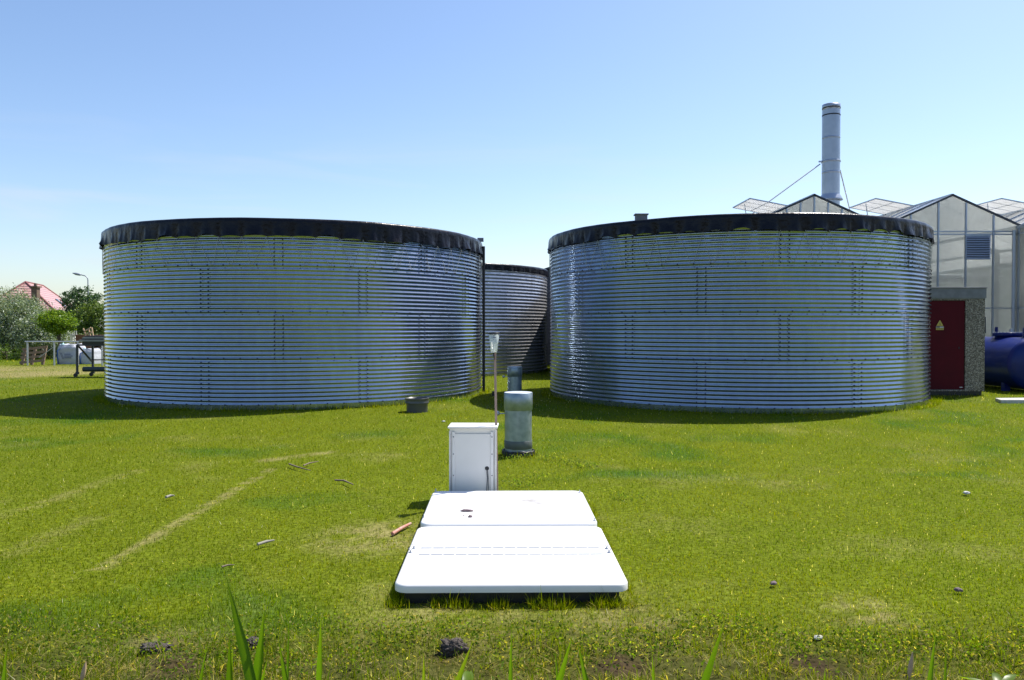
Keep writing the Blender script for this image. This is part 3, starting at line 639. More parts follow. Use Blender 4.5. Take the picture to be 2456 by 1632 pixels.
tag(leaves(8000, weedfn(wl, .10, .035), .017, [(.12, .20, .02), (.20, .26, .03), (.08, .15, .015), (.28, .25, .10)], 6, M['grass'], 'bank_weeds'), 'tangled low clover and weeds along the ditch edge', 'weeds', kind='stuff')
# ------------------------------------------------------------------ reeds in the ditch
def blade(tip, base, wpx, Yd, i, label, col=(.10, .20, .012), m_=None, name='reed_blade'):
    a, b = at(base[0], base[1], Yd), at(tip[0], tip[1], Yd-.05*((i*37) % 5)/5); d = b-a
    a2 = a-d*((a.z+.85)/max(d.z, .01))*.85 if d.z > 0 else a
    if (a-a2).length > 1.2: a2 = a-d.normalized()*.8
    a2.z = max(a2.z, -.85)
    w_ = 1.3*wpx/F*Yd; N = 14; vs = []; rr = random.Random(i); bend = (rr.random()-.5)*.05; tw = rr.random()*.8-.4
    for k in range(N+1):
        t = k/N; p = a2.lerp(b, t)+Vector((bend*math.sin(PI*t), .03*math.sin(PI*t*.8), 0)); ww = w_*min(1, (1-t)*6.5+.02)*1.15
        sx = Vector((math.cos(tw), math.sin(tw), 0))*ww/2; nn = Vector((-math.sin(tw), math.cos(tw), 0))
        vs += [p-sx, p+nn*ww*.16, p+sx, p+sx*.98+nn*.0004]
    fs = []
    for k in range(N):
        q = k*4; fs += [(q, q+1, q+5, q+4), (q+1, q+2, q+6, q+5), (q+2, q+3, q+7, q+6)]
    o = MB().add(vs, fs, 0, True).build(name, m_ or M['reed'])
    ca = o.data.color_attributes.new('Col', 'FLOAT_COLOR', 'POINT'); nv = len(vs)
    cc = np.ones((nv, 4)); s_ = .8+.4*rr.random()
    for k in range(nv):
        t = (k//4)/N; f = (.82 if k % 4 in (1, 3) else 1.0)*s_; e = max(0, (t-.9)*4); cc[k, :3] = [col[0]*f*(1+e*.9), col[1]*f*(1+.2*e), col[2]*f]
    ca.data.foreach_set('color', cc.astype(np.float32).ravel())
    tag(o, label, 'reed', 'green blades growing up from the ditch')
R2 = [((538, 1390), (585, 1640), 17, 2.35, 'tallest reed blade, leaning left, in the left foreground'),
      ((631, 1460), (616, 1640), 15, 2.4, 'reed blade just right of the tallest one, leaning right'),
      ((546, 1528), (536, 1640), 12, 2.45, 'short reed blade at the foot of the tallest one on its left'),
      ((663, 1533), (683, 1640), 12, 2.35, 'short reed blade leaning left, third from the tallest'),
      ((767, 1478), (765, 1640), 11, 2.4, 'straight lone reed blade left of the white lids'),
      ((690, 1462), (683, 1600), 4, 2.6, 'hair thin grass stem between two reed blades on the left'),
      ((494, 1538), (470, 1640), 6, 2.5, 'thin reed blade leaning right, left of the tallest one'),
      ((553, 1555), (550, 1640), 7, 2.5, 'small thin blade beside the base of the tallest reed'),
      ((792, 1594), (783, 1640), 7, 2.4, 'very short blade right of the straight lone reed'),
      ((637, 1584), (624, 1640), 9, 2.5, 'very short blade against the foot of the second tall reed'),
      ((8, 1552), (-4, 1640), 12, 2.4, 'reed blade cut by the left edge of the picture'),
      ((1227, 1512), (1225, 1640), 7, 2.5, 'thin upright blade in front of the molehill side, centre'),
      ((1374, 1530), (1344, 1640), 14, 2.35, 'broad reed blade leaning right, below the right corner of the lids'),
      ((1332, 1559), (1341, 1640), 8, 2.45, 'thin reed blade left of the broad pair below the lids'),
      ((1387, 1543), (1412, 1640), 12, 2.4, 'broad reed blade leaning left, right one of the pair below the lids'),
      ((1566, 1567), (1566, 1640), 8, 2.4, 'short straight reed blade between the pair and the long leaning one'),
      ((1743, 1494), (1699, 1640), 14, 2.35, 'long reed blade leaning right, in the right foreground'),
      ((2253, 1517), (2240, 1640), 12, 2.4, 'taller of the two reed blades at the far right'),
      ((2277, 1559), (2280, 1640), 10, 2.45, 'shorter of the two reed blades at the far right'),
      ((1985, 1606), (1983, 1640), 8, 2.4, 'tiny reed tip poking up in the right foreground'),
      ((1134, 1543), (1092, 1640), 15, 2.3, 'pale wide leaf blade rising in front of the big molehill'),
      ((1015, 1570), (1018, 1640), 10, 2.4, 'short pale blade left of the big molehill')]
for i, (tp_, bs_, wp_, yd_, lb_) in enumerate(R2):
    c_ = (.18, .29, .02) if 'pale' in lb_ else (.11, .22, .012)
    blade(tp_, bs_, wp_, yd_, i, lb_, c_)
def seedhead(px, py, px2, py2, lab):
    a, b = at(px, py, 2.45), at(px2, py2, 2.45); a0 = b+(b-a)*3; m = M['wood']
    t = thing('seed_head', lab, 'grass stem', (a0.x, a0.y, a0.z), 0, 'seed heads at the ditch'); mb = MB()
    MB().tube([(0, 0, 0), b-a0], .0015, 5).build('stem', M['twig'], t)
    P = [b-a0+(a-b)*k/8 for k in range(9)]; MB().tube(P, [.002, .006, .007, .0075, .007, .006, .005, .003, .001], 8).build('head', mat('brown seed head', (.60, .40, .22), .9, noise=200), t)
seedhead(2189, 1565, 2180, 1625, 'brown seed head left of the two far right reeds')
seedhead(206, 1588, 196, 1632, 'grey brown seed head at the lower left')
def broad(px, py, spread, lab, seed):
    c = at(px, py, 2.45); r = random.Random(seed); t = thing('broadleaf_plant', lab, 'plant', (c.x, c.y, c.z-.25), 0, 'broad leaved plants at the ditch')
    MB().tube([(0, 0, -.3), (0, 0, .22)], .004, 6).build('stem', M['reed'], t)
    for k in range(7):
        a = r.random()*2*PI; L = spread*(.7+.6*r.random()); N = 6; vs = []; up = .3+.8*r.random()
        for j in range(N+1):
            q = j/N; ww = .014*math.sin(PI*min(1, q+.12))**.8+.0005
            p_ = Vector((math.cos(a)*L*q, math.sin(a)*L*q, .20+L*up*q*(1-.75*q))); sx = Vector((-math.sin(a), math.cos(a), 0))*ww
            vs += [p_-sx, p_+Vector((0, 0, -.004)), p_+sx]
        fs = []
        for j in range(N): q = j*3; fs += [(q, q+1, q+4, q+3), (q+1, q+2, q+5, q+4)]
        o = MB().add(vs, fs, 0, True).build('leaf', M['reed'], t); ca = o.data.color_attributes.new('Col', 'FLOAT_COLOR', 'POINT')
        cc = np.ones((len(vs), 4)); cc[:, :3] = np.array([.16, .25, .02])*(.8+.4*r.random()); ca.data.foreach_set('color', cc.astype(np.float32).ravel())
    st_ = t.children[0]; ca = st_.data.color_attributes.new('Col', 'FLOAT_COLOR', 'POINT'); ca.data.foreach_set('color', np.tile([.12, .2, .03, 1], len(st_.data.vertices)).astype(np.float32))
broad(1120, 1625, .12, 'bright green broad leaved plant at the bottom centre', 3); broad(2400, 1625, .10, 'pale green plant at the lower right corner', 6)
broad(300, 1640, .10, 'bright green leafy plant at the bottom left', 9)
# ------------------------------------------------------------------ transformer hut
hx0, hx1, hy = 8.86, at(2363.5, 800, 17.1).x, 17.1; hz = at(2300, 692, hy).z
hut = thing('utility_hut', 'small pebble dashed hut with flat concrete roof beside the right silo', 'hut', ((hx0+hx1)/2, hy, 0)); hw = hx1-hx0
capz = at(2300, 712, hy).z
dx0, dx1 = at(2218, 800, hy).x-(hx0+hx1)/2, at(2315.5, 800, hy).x-(hx0+hx1)/2
dz0, dz1 = at(2300, 935, hy).z, at(2300, 721, hy).z
wb = MB(); wb.box((( -hw/2+.012+dx0)/2, .7, capz/2+.05), (dx0+hw/2-.012, 1.4, capz-.1))
wb.box(((dx1+hw/2-.012)/2, .7, capz/2+.05), (hw/2-.012-dx1, 1.4, capz-.1))
wb.box(((dx0+dx1)/2, .7, (dz1+capz)/2), (dx1-dx0-.002, 1.398, capz-dz1)); wb.box(((dx0+dx1)/2, .7, (dz0+.1)/2), (dx1-dx0-.002, 1.398, dz0-.1)); wb.box(((dx0+dx1)/2, .78, (dz0+dz1)/2), (dx1-dx0-.002, 1.2, dz1-dz0))
wb.build('wall', M['pebble'], hut)
MB().box((0, .72, .05), (hw-.08, 1.34, .10)).build('plinth', M['black'], hut)
rf = MB().box((0, .7, (hz+capz)/2-.003), (hw, 1.46, hz-capz+.06)); rf.box((0, .7, hz+.012), (hw+.03, 1.49, .02)); rf.box((0, .7, capz-.04), (hw-.03, 1.43, .03)); rf.build('roof', M['capgrey'], hut, .004)
dr = MB().box(((dx0+dx1)/2, .09, (dz0+dz1)/2), (dx1-dx0-.012, .14, dz1-dz0-.012)).build('door', M['red'], hut, .004)
kp = at(2301, 835, hy); MB().box((kp.x-(hx0+hx1)/2, .015, kp.z), (.02, .012, .045)).build('keyhole', M['bolt'], dr)
sg = at(2255, 780, hy); gxc = sg.x-(hx0+hx1)/2; t0, t1 = at(2255, 768, hy).z, at(2255, 782, hy).z
ws_ = MB().add([(gxc-.075, .018, t1), (gxc+.075, .018, t1), (gxc, .018, t0), (gxc-.075, .010, t1), (gxc+.075, .010, t1), (gxc, .010, t0)], [(2, 1, 0), (3, 4, 5), (0, 1, 4, 3), (1, 2, 5, 4), (2, 0, 3, 5)], 0)
ws_.box((gxc, .014, t1-.028), (.165, .008, .024), mi=1)
ws_.box((gxc, .014, t1-.068), (.165, .008, .044), mi=0)
ws_.box((gxc, .008, (t0+t1)/2-.018), (.008, .003, .06), mi=2); ws_.bar((gxc-.012, .008, t1+.05), (gxc+.012, .008, t1+.03), .008, .003, mi=2)
for k, w2 in ((-.052, .035), (-.008, .035), (.045, .05)): ws_.box((gxc+k, .0092, t1-.068), (w2, .002, .012), mi=2)
ws_.box((gxc-.04, .0092, t1-.028), (.07, .002, .012), mi=2)
ws_.build('warning_sign', [M['yellow'], M['signwhite'], M['black']], dr)
MB().box((dx1-.075, .017, dz0+.05), (.06, .006, .018)).build('maker_plate', M['signwhite'], dr)
# ------------------------------------------------------------------ blue tank
t = thing('storage_tank', 'dark blue horizontal steel tank with bolted manhole beside the hut', 'tank', (11.92, 0, 0))
r = .605; zc = .655; y0, y1 = 17.75, 21.6
def hcyl(prof, seg=48):
    vs = [(rr*math.cos(2*PI*k/seg), y, zc+rr*math.sin(2*PI*k/seg)) for rr, y in prof for k in range(seg)]
    return MB().add(vs, [(i*seg+k, (i+1)*seg+k, (i+1)*seg+(k+1) % seg, i*seg+(k+1) % seg) for i in range(len(prof)-1) for k in range(seg)], 0, True)
hcyl([(r, y0+.16), (r, y1-.16)]).build('shell', M['blue'], t)
e_ = [(0.001, y0-.05)]+[(r*math.sin(a), y0+.16-.21*math.cos(a)) for a in [PI/2*k/10 for k in range(1, 11)]]; hcyl(e_).build('dished_end', M['blue'], t)
e_ = [(0.001, y1+.05)]+[(r*math.sin(a), y1-.16+.21*math.cos(a)) for a in [PI/2*k/10 for k in range(1, 11)]]; hcyl(e_).build('dished_end', M['blue'], t)
mh = MB().lathe([(.28, 1.15), (.28, 1.28), (.335, 1.285), (.335, 1.325), (.335, 1.33), (.335, 1.365), (0, 1.37)], 40, (.08, 18.95, 0)).build('manhole', M['blue'], t)
mbb = MB()
for k in range(24):
    a = 2*PI*k/24; mbb.lathe([(.014, 1.365), (.014, 1.385), (0, 1.387)], 6, (.08+.305*math.cos(a), 18.95+.305*math.sin(a), 0), smooth=False)
mbb.build('flange_bolts', M['galv'], mh)
MB().tube([(.12, 18.9, 1.36), (.12, 18.9, 1.46)], .04, 12).build('valve', M['galv'], mh); MB().tube([(-.18, 19.0, 1.36), (-.18, 19.0, 1.50)], .035, 12).build('nozzle', M['blue'], mh)
MB().lathe([(.17, 1.15), (.17, 1.48), (.1, 1.52), (.02, 1.54), (0, 1.54)], 28, (.10, 18.15, 0)).build('dome', M['blue'], t)
for yy in (18.4, 20.8): MB().box((-.32, yy, .20), (.14, .12, .42)).box((.32, yy, .20), (.14, .12, .42)).build('saddle_leg', M['blue'], t)
hx = -.55
MB().tube([(hx-.12, 19.3, 1.05), (hx-.12, 19.3, 1.74), (hx+.28, 19.3, 1.74), (hx+.28, 19.3, 1.35)], .018, 8).tube([(hx-.08, 19.3, 1.74), (hx-.08, 19.3, 2.10)], .022, 8).tube([(hx-.08, 19.3, 2.08), (hx-.08, 19.3, 2.26)], .075, 12).build('vent_line', M['darkalu'], t)
# ------------------------------------------------------------------ greenhouse
GY, GB = 22.8, 46.0; EA, RI = 4.42, 5.32
gh = thing('greenhouse', 'large glass greenhouse with white gabled roofs behind the right silo', 'greenhouse', (0, 0, 0))
def bay(xr, yf, mull, name='gable_wall'):
    xl, xq = xr-2, xr+2
    th_ = .008
    gw = MB().add([(xl, yf, 0), (xq, yf, 0), (xq, yf, EA), (xr, yf, RI-.02), (xl, yf, EA), (xl, yf+th_, 0), (xq, yf+th_, 0), (xq, yf+th_, EA), (xr, yf+th_, RI-.02), (xl, yf+th_, EA)], [(0, 1, 2, 3, 4), (9, 8, 7, 6, 5)])
    gw.build('gable_wall', M['gableglass'], gh)
    fr = MB()
    for q in mull:
        ztop = RI-abs(q)*(RI-EA)/2-.03; fr.box((xr+q, yf-.02, ztop/2), (.045, .05, ztop))
    for zz in (4.19, 4.27, 2.05, .35): fr.box((xr, yf-.025, zz), (3.98, .04, .035))
    fr.build('glazing_bars', M['alu'], gh)
    rb = MB()
    for s_ in (-1, 1): rb.bar((xr+s_*2.02, yf-.045, EA-.005), (xr-s_*.02, yf-.045, RI+.012), .05, .055)
    rb.build('gable_trim', M['darkalu'], gh)
    rg_ = MB(); rbars = MB()
    for s_ in (-1, 1):
        rg_.pane((xr+s_*1.99, yf, EA), (xr+s_*1.99, GB, EA), (xr+s_*.01, GB, RI), (xr+s_*.01, yf, RI))
        yy = yf+1.0
        while yy < GB:
            rbars.bar((xr+s_*1.98, yy, EA+.02), (xr+s_*.02, yy, RI+.015), .03, .03); yy += 1.0
    rg_.build('roof_panes', M['roofglass'], gh); rbars.bar((xr, yf-.02, RI+.02), (xr, GB, RI+.02), .06, .05); rbars.build('roof_bars', M['alu'], gh)
bay(8.76, GY, (-2, -1.2, -.8, -.4, 0, .4, .8, 1.2)); bay(12.76, GY, (-2, -1.2, -.4, .4, 1.2, 1.95)); bay(16.76, 17.0, (-2, -1.2, -.4, .4, 1.2, 2)); bay(20.76, 17.0, (-2, -1.2, -.4, .4, 1.2, 2))
gt = MB()
for xg, yf in ((6.76, GY), (10.76, GY), (14.70, 17.0), (18.76, 17.0), (22.76, 17.0)): gt.box((xg, (yf+GB)/2, EA-.02), (.14, GB-yf, .08))
gt.build('gutter', M['alu'], gh)
MB().pane((6.77, GB, 0), (6.77, GY, 0), (6.77, GY, EA), (6.77, GB, EA)).build('side_wall', M['gableglass'], gh)
MB().pane((14.62, GY, 0), (14.62, 17, 0), (14.62, 17, EA-.07), (14.62, GY, EA-.07)).build('side_wall', M['gableglass'], gh)
MB().pane((22.76, 17, 0), (22.76, GB, 0), (22.76, GB, EA), (22.76, 17, EA)).build('side_wall', M['gableglass'], gh)
MB().pane((22.76, GB, 0), (6.77, GB, 0), (6.77, GB, EA), (22.76, GB, EA)).build('back_wall', M['gableglass'], gh)
sb = MB()
for k in range(8): sb.box((14.585, 22.6-.8*k, 2.2), (.045, .045, 4.35))
for zz in (4.19, 2.05, .35): sb.box((14.58, 19.9, zz), (.035, 5.8, .035))
sb.build('glazing_bars', M['alu'], gh)
MB().tube([(14.50, 22.68, .0), (14.50, 22.68, 4.3)], .05, 10).build('downpipe', M['galv'], gh)
x0, x1 = at(2313, 600, GY).x, at(2373, 600, GY).x; z0, z1 = at(2313, 622, GY).z, at(2313, 566, GY).z
lv = MB().box(((x0+x1)/2, GY-.03, z0), (x1-x0, .06, .03)).box(((x0+x1)/2, GY-.03, z1), (x1-x0, .06, .03)).box(((x0+x1)/2, GY-.012, (z0+z1)/2), (x1-x0, .012, z1-z0-.03), mi=1)
for k in range(10):
    zz = z0+(z1-z0)*(k+.5)/10; lv.box(((x0+x1)/2, GY-.05, zz), (x1-x0, .006, .06), M3=Matrix.Rotation(math.radians(-35), 3, 'X'))
lv.build('louvre_vent', [M['alu'], M['darkalu']], gh)
px_ = at(2392, 620, GY+.35)
MB().tube([(px_.x, px_.y, 0), (px_.x, px_.y, 3.6), (px_.x, px_.y+.05, 3.75), (px_.x, px_.y+.5, 3.8)], .07, 12).build('inside_pipe', M['lampgrey'], gh)
for yy, zz in ((GY+1.2, 3.0), (GY+1.2, .9)): MB().tube([(7.0, yy, zz), (14.5, yy, zz)], .13, 10).build('inside_pipe', M['galv'], gh)
bn = MB()
for k in range(5): bn.box((7.6+k*1.5, 30, .45), (1.1, 12, .9))
bn.build('growing_bench', mat('greenhouse crop', (.07, .12, .05), .9, noise=6, col2=(.03, .05, .03)), gh)
MB().box((10.7, 33.0, 1.8), (7.8, .15, 3.6)).build('inner_screen', mat('grey inner screen', (.5, .5, .47), .9, noise=.6, col2=(.26, .27, .27)), gh)
MB().box((14.75, 34.5, .015), (15.9, 22.9, .02)).box((18.7, 20.0, .015), (7.9, 5.9, .02)).build('floor', M['slab'], gh)
for xr in (8.76, 12.76, 16.76):                                        # opened roof vents hinged at the ridge
    for yv in (25.0, 29.2, 33.4):
        yq = yv+1.9; vt = MB(); A, B_, Cc_, D = (xr, yv, RI+.04), (xr-1.19, yv, RI+.27), (xr-1.19, yq, RI+.27), (xr, yq, RI+.04)
        vt.pane(A, B_, Cc_, D, .008)
        v_ = vt.build('roof_vent', M['roofglass'], gh); vf = MB()
        for a_, b_2 in ((A, B_), (B_, Cc_), (Cc_, D), (D, A)): vf.bar(a_, b_2, .045, .03)
        for q in (.33, .66): vf.bar(Vector(A).lerp(Vector(D), q), Vector(B_).lerp(Vector(Cc_), q), .022, .02)
        vf.bar(Vector(A).lerp(Vector(B_), .5), Vector(D).lerp(Vector(Cc_), .5), .02, .02)
        vf.bar((xr-1.1, yv+.9, RI+.26), (xr-1.0, yv+.9, RI-.42), .025)
        vf.build('vent_frame', M['alu'], v_)
# ------------------------------------------------------------------ chimney
cy_ = 28.0; c = at(1993.5, 300, cy_); ct = at(1993.5, 252, cy_).z; r = (2014-1973)/2/F*cy_
ch = thing('flue_chimney', 'tall slim stainless steel chimney rising above the greenhouse', 'chimney', (c.x, cy_, 0))
zj = [at(1993, y, cy_).z for y in (332, 388, 415, 469)]
fm = mat('brushed stainless flue', (.42, .46, .52), .40, .7, noise=2.5, col2=(.36, .40, .46))
prof = [(r, 4.9)]
for z in sorted(zj): prof += [(r, z-.05), (r, z-.014), (r+.005, z-.010), (r+.005, z+.010), (r, z+.014), (r, z+.05)]
prof += [(r, ct-.45)]
MB().lathe(prof, 40).build('flue', fm, ch)
MB().lathe([(r, ct-.45), (r, ct-.21), (r, ct-.20), (r, ct-.16), (r+.004, ct-.16), (r+.004, ct), (r-.02, ct), (r-.02, ct-.3), (0, ct-.3)], 40).build('top_section', fm, ch)
for z in (at(1993, 261, cy_).z, at(1993, 278, cy_).z): MB().lathe([(r+.002, z-.022), (r+.008, z-.02), (r+.008, z+.02), (r+.002, z+.022)], 40).build('black_band', M['black'], ch)
zc_ = at(1993, 476, cy_).z; MB().lathe([(r+.01, zc_+.12), (r+.09, zc_-.03), (r+.11, zc_-.07), (r+.10, zc_-.08), (r, zc_-.05)], 32).build('rain_collar', fm, ch)
MB().lathe([(r+.012, zj[1]-.03), (r+.022, zj[1]-.03), (r+.022, zj[1]+.03), (r+.012, zj[1]+.03)], 32).box((-r-.06, 0, zj[1]), (.13, .08, .05)).build('guy_clamp', fm, ch)
for a, b in ((at(1967, 394, cy_), at(1806, 512, 27.0)), (at(2015, 409, cy_), at(2040, 512, 30))):
    a = a-Vector((c.x, cy_, 0)); b = b-Vector((c.x, cy_, 0)); MB().tube([a, b], .022, 8).build('guy_rod', M['galv'], ch)
# ------------------------------------------------------------------ dark shed behind
sh = thing('storage_shed', 'dark grey clad shed glimpsed between the rear silo and right silo', 'shed', (0, 0, 0))
b0_, b1_ = at(1272, 655, 31.0), at(1325, 638, 31.0)
def prism_y(mb, pts, y0, y1, mi=0):
    n = len(pts); vs = [(x, y0, z) for x, z in pts]+[(x, y1, z) for x, z in pts]
    mb.add(vs, [tuple(range(n)), tuple(reversed(range(n, 2*n)))]+[(i, n+i, n+(i+1) % n, (i+1) % n) for i in range(n)], mi)
m_ = MB(); prism_y(m_, [(b0_.x-.15, 0), (6.6, 0), (6.6, 4.35), (4.2, b1_.z+.75), (b0_.x-.15, b0_.z-.15)], 31.2, 37); m_.build('cladding', M['shed'], sh)
m_ = MB(); prism_y(m_, [(b0_.x-.25, b0_.z-.16), (4.2, b1_.z+.78), (4.2, b1_.z+.86), (b0_.x-.25, b0_.z-.08)], 31.1, 37.1); m_.build('roof', M['shed'], sh)
an = thing('shadow_block', 'dark unseen block added behind the right silo to shade the rear silo', 'shadow caster', (0, 0, 0))  # unseen block, added so that its shadow falls on the rear silo
MB().box((3.45, 26.2, 1.40), (3.7, 5.8, 2.8)).build('shadow_block_body', M['darkframe'], an, .03); MB().box((3.45, 26.2, 2.83), (3.8, 5.9, .06)).build('lid', M['black'], an)
# ------------------------------------------------------------------ left background
def gz(x, y): return 0.0
# house
hs = thing('brick_house', 'house with steep red tiled roof, sun glare coloured pink, beyond the willow', 'house', (0, 0, 0))
u = Vector((-.33, .944, 0)).normalized(); v_ = Vector((.944, .33, 0)); Mid = Vector((-50.2, 82.5, 0)); hl, hw2, hr, ez, rz_ = 7.2, 3.5, 3.7, 2.75, 6.05
E = [Mid+u*a*hl+v_*b*hw2 for a, b in ((-1, -1), (-1, 1), (1, 1), (1, -1))]; RA, RB = Mid-u*hr, Mid+u*hr
Z = lambda p, z: Vector((p.x, p.y, z))
hwb = MB()
for i in range(4):
    a, b = Mid+(E[i]-Mid)*.93, Mid+(E[(i+1) % 4]-Mid)*.93; hwb.pane(Z(a, 0), Z(b, 0), Z(b, ez), Z(a, ez), .25)
hwb.build('wall', M['plaster'], hs)
def tilemat():
    m = bpy.data.materials.new('glazed red pantiles'); m.use_nodes = True; n, l = m.node_tree.nodes, m.node_tree.links; b = n['Principled BSDF']; b.inputs['Roughness'].default_value = .38
    tc = n.new('ShaderNodeTexCoord'); wv = n.new('ShaderNodeTexWave'); wv.bands_direction = 'Z'; wv.inputs['Scale'].default_value = 1.25; wv.inputs['Distortion'].default_value = .4
    l.new(tc.outputs['Object'], wv.inputs[0]); r = n.new('ShaderNodeValToRGB'); r.color_ramp.elements[0].color = (.27, .13, .12, 1); r.color_ramp.elements[1].color = (.50, .29, .26, 1); r.color_ramp.elements[1].position = .3  # pale pink of the ramp holds the sun glare on the tiles
    l.new(wv.outputs['Fac'], r.inputs[0]); l.new(r.outputs[0], b.inputs['Base Color']); bp = n.new('ShaderNodeBump'); bp.inputs['Distance'].default_value = .05; l.new(wv.outputs['Fac'], bp.inputs['Height']); l.new(bp.outputs[0], b.inputs['Normal']); return m
rf = MB(); tl = tilemat(); e2 = [Mid+(p-Mid)*1.04 for p in E]
rf.add([Z(e2[0], ez), Z(e2[1], ez), Z(e2[2], ez), Z(e2[3], ez), Z(RA, rz_), Z(RB, rz_)], [(0, 1, 4), (1, 2, 5, 4), (2, 3, 5), (3, 0, 4, 5), (3, 2, 1, 0)])
roof = rf.build('roof', tl, hs)
rt_ = MB()
for a, b in ((Z(RA, rz_), Z(RB, rz_)), (Z(e2[0], ez), Z(RA, rz_)), (Z(e2[1], ez), Z(RA, rz_)), (Z(e2[2], ez), Z(RB, rz_)), (Z(e2[3], ez), Z(RB, rz_))): rt_.tube([a, b], .10, 6)
rt_.build('ridge_tiles', M['tiledark'], roof)
c_ = at(85.5, 700, 77.3); zt = at(85, 689, 77.3).z; cb = MB().box((c_.x, 77.3, zt-.9), (.55, .55, 1.9)); cb.box((c_.x, 77.3, zt+.02), (.78, .78, .14)); cb.box((c_.x, 77.3, zt+.22), (.22, .22, .28)); cb.build('chimney', M['brickbrown'], roof)
sk0, sk1 = at(133, 732, 79.0), at(147, 745, 76.0)
q = (Z(Mid, 0)+v_*2.2+u*1.0); zz = ez+(rz_-ez)*(1-2.2/(hw2*1.04))
sk = MB(); up_ = Vector((-v_.x*(hw2*1.04), -v_.y*(hw2*1.04), rz_-ez)).normalized(); nn = up_.cross(u).normalized(); nn = nn if nn.z > 0 else -nn
P0 = Z(q, zz)+nn*.05; sk.pane(P0-u*.45-up_*.6, P0+u*.45-up_*.6, P0+u*.45+up_*.6, P0-u*.45+up_*.6, .08); sk.build('skylight', M['glassdark'], roof)
for k in (-4.5, -1.5, 1.5, 4.5):
    for s_ in (1,):
        p_ = Mid+v_*(hw2*.93+.13)+u*k; wn_ = MB().box((p_.x, p_.y, 1.45), (.10, 1.2, 1.3), rz=math.atan2(v_.y, v_.x)); wo = wn_.build('window', M['white'], hs)
        p_ = p_+v_*.06; MB().box((p_.x, p_.y, 1.45), (.03, 1.0, 1.1), rz=math.atan2(v_.y, v_.x)).build('pane', M['glassdark'], wo)
# trees
def crown(ells, seed, nclump, shell=.75):
    def f(n, r):
        E_ = np.array(ells, float); vol = E_[:, 3]*E_[:, 4]*E_[:, 5]; k = r.choice(len(E_), nclump, p=vol/vol.sum())
        d = r.normal(size=(nclump, 3)); d /= np.linalg.norm(d, axis=1)[:, None]; rad = shell+(1-shell)*r.random((nclump, 1))*1.2
        cc = E_[k, :3]+d*E_[k, 3:6]*rad; cs = E_[k, 3:6].mean(1)*.17*(.6+.8*r.random(nclump))
        j = r.integers(0, nclump, n); g_ = r.normal(size=(n, 3)); g_ *= .75
        P = cc[j]+g_*cs[j][:, None]; return P
    return f
def tree(name, label, cat, base, h, ells, n, nclump, size, cols, seed, tr=.12, group=None, aspect=.55, shell=.75, limbs=5):
    t = thing(name, label, cat, (base.x, base.y, 0), 0, group); r = random.Random(seed)
    tb = MB(); tb.tube([(0, 0, -.1), (.02, 0, h*.35), (-.02, .03, h*.7)], [tr, tr*.8, tr*.5], 9)
    for k in range(limbs):
        e = ells[r.randrange(len(ells))]; z = h*(.3+.35*r.random()); q = Vector((e[0]+(r.random()-.5)*e[3], e[1]+(r.random()-.5)*e[4], e[2]+(r.random()-.2)*e[5]*.6))
        tb.tube([(0, 0, z), q*.5+Vector((0, 0, z*.5+.1)), q], [tr*.5, tr*.3, tr*.08], 6)
    tb.build('trunk', M['bark'], t); leaves(n, crown(ells, seed, nclump, shell), size, cols, seed, M['leaf'], 'crown', t, aspect)
    return t
wc = [(.22, .28, .17), (.27, .32, .23), (.12, .18, .08), (.38, .42, .34), (.16, .22, .10)]
def W(px, py, Yd): p = at(px, py, Yd); return p
for i, (px, topy, rx, Yd, sd_, lab) in enumerate(((-75, 700, 2.2, 45, 1, 'silvery willow shrub cut by the left edge of the picture'), (8, 694, 1.55, 44, 2, 'tallest silvery willow shrub at the far left'), (58, 712, 1.15, 43.5, 3, 'silvery willow shrub partly hiding the house roof'), (100, 745, 1.0, 43, 4, 'lowest silvery willow shrub, behind the round crowned tree'))):
    p_ = W(px, 840, Yd); zt = at(px, topy, Yd).z
    tree('willow_shrub', lab, 'shrub', p_, zt*.7, [(0, 0, zt*.55, rx, 1.5, zt*.46), (-rx*.4, -.4, zt*.35, rx*.8, 1.3, zt*.33), (rx*.45, -.2, zt*.33, rx*.75, 1.2, zt*.33)], 24000, 520, .13, wc, sd_, .1, 'silvery willow shrubs', .32, .55, 7)
p_ = gnd(143, 862); Yd = p_.y; c0 = at(136, 773, Yd); rx = 44/F*Yd; rzz = 27/F*Yd
tree('globe_tree', 'small tree with a clipped round bright green crown on a dark trunk', 'tree', p_, c0.z, [(c0.x-p_.x, 0, c0.z+.02, rx*.92, rx*.9, rzz*.86), (c0.x-p_.x+.1, 0, c0.z-.18, rx*.75, rx*.75, rzz*.6), (c0.x-p_.x-.2, 0, c0.z+.15, rx*.6, rx*.6, rzz*.7)], 9000, 300, .10, [(.18, .29, .015), (.13, .23, .012), (.25, .34, .02), (.07, .14, .01)], 12, .09, None, .5, .6, 9)
gc = [(.10, .16, .03), (.14, .20, .035), (.18, .24, .05), (.06, .11, .02)]
Yd = 60; p_ = W(228, 840, Yd); c0 = at(232, 765, Yd); 
tree('leafy_tree', 'bushy mid green tree directly behind the lamp post', 'tree', p_, 3.2, [(c0.x-p_.x, 0, c0.z-.1, 1.25, 1.2, 1.45), (-.9, .2, 1.9, .9, .9, 1.2), (.55, 0, 1.6, 1.0, 1.0, 1.3)], 9000, 300, .15, gc, 21, .12, 'trees at the left edge of the left silo', .6, .65)
Yd = 66; p_ = W(190, 840, Yd)
